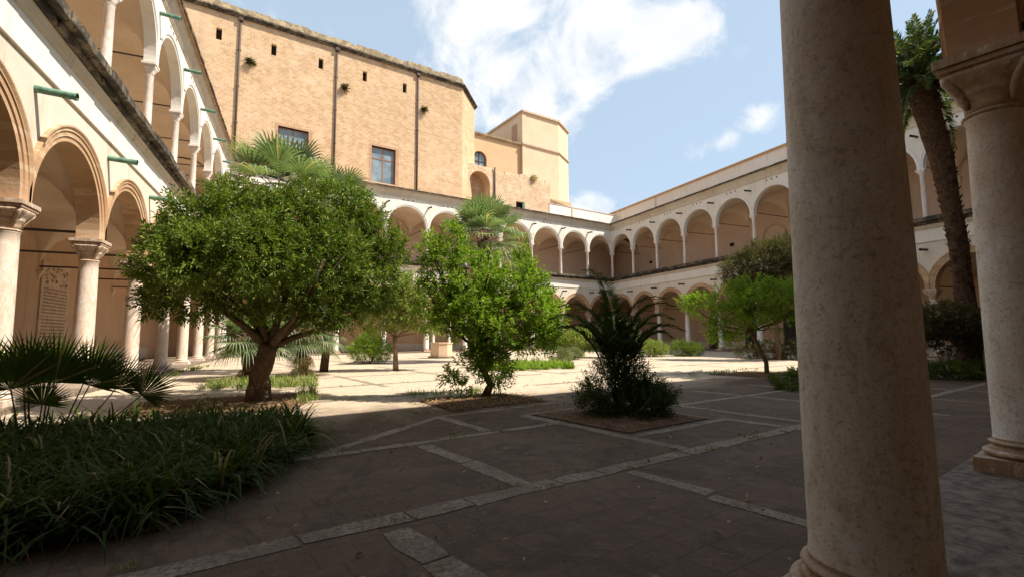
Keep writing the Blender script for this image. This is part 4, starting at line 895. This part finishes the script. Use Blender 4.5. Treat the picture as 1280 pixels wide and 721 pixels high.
shrub('dark low hedge bush under the orange tree crown at the right wing', (29.5, 23.8, 0), [(0, 0, .6, 1.0, .6), (1.0, -1, .6, 1.0, .6), (-.8, .9, .5, .8, .5), (1.8, -2, .6, .9, .55)], 1000, L_OLIVE, .15, .04, 9, .25, 69)
shrub('small dark plant partly hidden by the left edge of the big column', (13.4, 10.15, 0), [(0, 0, .25, .42, .3), (.3, -.1, .25, .35, .28)], 420, L_DARK, .10, .03, 9, .16, 70)
shrub('bougainvillea bush with purple bracts at the foot of the tall date palm', (22.0, 10.2, 0), [(0, 0, 2.1, .9, .6), (.7, -.5, 1.9, .8, .6), (-.5, .5, 1.9, .7, .55), (1.0, -.9, 1.5, .7, .5), (.2, 0, 1.5, .8, .5)], 1300, L_OLIVE, .12, .06, 9, .25, 71, flowers=(L_PURP, 60, .07), name='bougainvillea', stems=12)
shrub('low dark hedge in front of the tall date palm', (22.6, 9.4, 0), [(0, 0, .3, .7, .35), (.8, -.7, .3, .7, .35), (-.8, .7, .3, .7, .3), (1.4, -1.3, .3, .6, .35), (-1.5, 1.3, .25, .6, .3)], 1100, L_DARK, .1, .04, 9, .2, 72)
feather_palm('dark feathery bush left of the young palm', (12.2, 17.6, 0), .1, [(a, 50+10*math.sin(a), 1.3) for a in range(0, 360, 30)], L_DATE, 73, name='cycad', ll=.2, nl=30) if False else None

# strap-leaved mass in the near bed
def straps(poly, n, seed, h, name, label, mat, w=.018, hill=None, z0=.03, lmin=.2):
    rg = np.random.default_rng(seed); xs = [p[0] for p in poly]; ys = [p[1] for p in poly]; C = []
    while len(C) < n//16:
        x, y = rg.uniform(min(xs), max(xs)), rg.uniform(min(ys), max(ys))
        if inside(poly, x, y): C.append((x, y))
    C = np.array(C); ci = rg.integers(0, len(C), n); B = np.concatenate([C[ci]+rg.normal(size=(n, 2))*.05, np.full((n, 1), z0)], 1)
    az = rg.uniform(0, 2*np.pi, n); lean = rg.uniform(lmin, 1.2, n); L = h*rg.uniform(.65, 1.2, n); hs = (.8+.4*rg.random(len(C)))[ci]; L = L*hs
    hd = np.stack([np.cos(az), np.sin(az), np.zeros(n)], 1); sd_ = np.stack([-np.sin(az), np.cos(az), np.zeros(n)], 1); K = 5; rows = []
    for k in range(K):
        t = k/(K-1); out = L*lean*(t**1.6)*.85; up_ = L*(t*(1.15-.55*lean)-(t**3)*lean*.55); p = B+hd*out[:, None]+np.array([0, 0, 1.])*up_[:, None]; wd = w*(1-t**2.2)*(0.7+.3*min(1, t*3)); rows.append((p-sd_*wd, p+sd_*wd))
    V = np.stack([v for r_ in rows for v in r_], 1).reshape(-1, 3); i = np.arange(n)*2*K; Fc = np.concatenate([np.stack([i+2*k, i+2*k+1, i+2*k+3, i+2*k+2], 1) for k in range(K-1)])
    m = MB(); m.raw(V, Fc); o = m.build(name, mat); o['kind'] = 'stuff'; o['label'] = label; o['category'] = 'plants'; return o
straps([(-6.0, 4.8), (-1.15, 4.98), (-.5, 5.95), (.22, 7.85), (.15, 9.4), (-1.4, 10.2), (-5.9, 9.9)], 26000, 81, .80, 'strap_leaf_bed', 'dense dark mass of arching strap leaves in the near left bed', L_STRAP, w=.0165, lmin=.5)
# weeds and ground cover
def weeds(poly, n, seed, h, name, label, mat, w=.008): return straps(poly, n, seed, h, name, label, mat, w)
weeds([(-2.8, 17.8), (.6, 17.2), (.7, 20.6), (-2.6, 21)], 3000, 82, .32, 'weeds', 'patch of light green weeds behind the evergreen trunk', L_GRASS, .012)
weeds([(8.2, 21.5), (12.8, 21.5), (14.2, 25.5), (9.8, 27.5)], 5200, 83, .45, 'ground_cover', 'bright green ground cover right of the citrus trunk', L_CITR, .02)
weeds([(.0, 13.0), (.55, 13.0), (.5, 15.6), (.1, 15.8)], 500, 84, .3, 'weeds', 'thin weeds along the right edge of the evergreen bed', L_GRASS, .008)
weeds([(2.7, 13.2), (5.2, 13.5), (5.0, 14.1), (2.6, 13.8)], 500, 85, .22, 'weeds', 'dry weeds behind the citrus bed', L_GRASS, .007)
weeds([(14.5, 15), (20, 16.2), (19.5, 17.6), (14, 16.5)], 350, 86, .16, 'weeds', 'thin dry weeds round the orange tree', L_GRASS, .01)
weeds([(-5.4, 22), (-4.9, 22), (-4.6, 34), (-5.2, 34)], 700, 87, .25, 'weeds', 'weeds along the step of the left wing', L_GRASS, .012)
rgj = np.random.default_rng(99); jm = MB()
for _ in range(150):
    x_, v_ = rgj.uniform(-2, 12), rgj.choice([0, 2.85, 5.6, 8.8, 12.5]); p_ = rowpt(x_, v_+rgj.choice([-.13, .13])+rgj.normal()*.02); n_ = rgj.integers(5, 16)
    P = np.concatenate([np.array(p_)+rgj.normal(size=(n_, 2))*.035, np.full((n_, 1), .0)], 1); D = np.concatenate([rgj.normal(size=(n_, 2))*.6, np.full((n_, 1), .8)], 1); V, Fc = leafquads(P, D, .06, .012, rgj, droop=.2); jm.raw(V, Fc)
jo = jm.build('joint_weeds', L_GRASS); jo['kind'] = 'stuff'; jo['label'] = 'tiny weeds growing from the joints of the paving'; jo['category'] = 'weeds'
for poly, n, sd_, lb in (([(-1.5, 1.5), (9, 3.5), (8, 10), (.5, 9)], 160, 96, 'few fallen leaves and bits on the near paving'), (BEDM, 2600, 91, 'dry fallen leaves in the bed under the citrus tree'), (BED1, 2600, 92, 'dry fallen leaves in the bed under the evergreen'), (BED2, 350, 93, 'dry fallen leaves round the young palm'), (BED3, 700, 94, 'dry fallen leaves round the orange tree'), ([(-6, 1.5), (30, 8), (30, 18), (-5, 30)], 700, 95, 'scattered fallen leaves on the paving')):
    o = litter(poly, n, sd_).build('fallen_leaves', L_DRY); o['kind'] = 'stuff'; o['label'] = lb; o['category'] = 'fallen leaves'
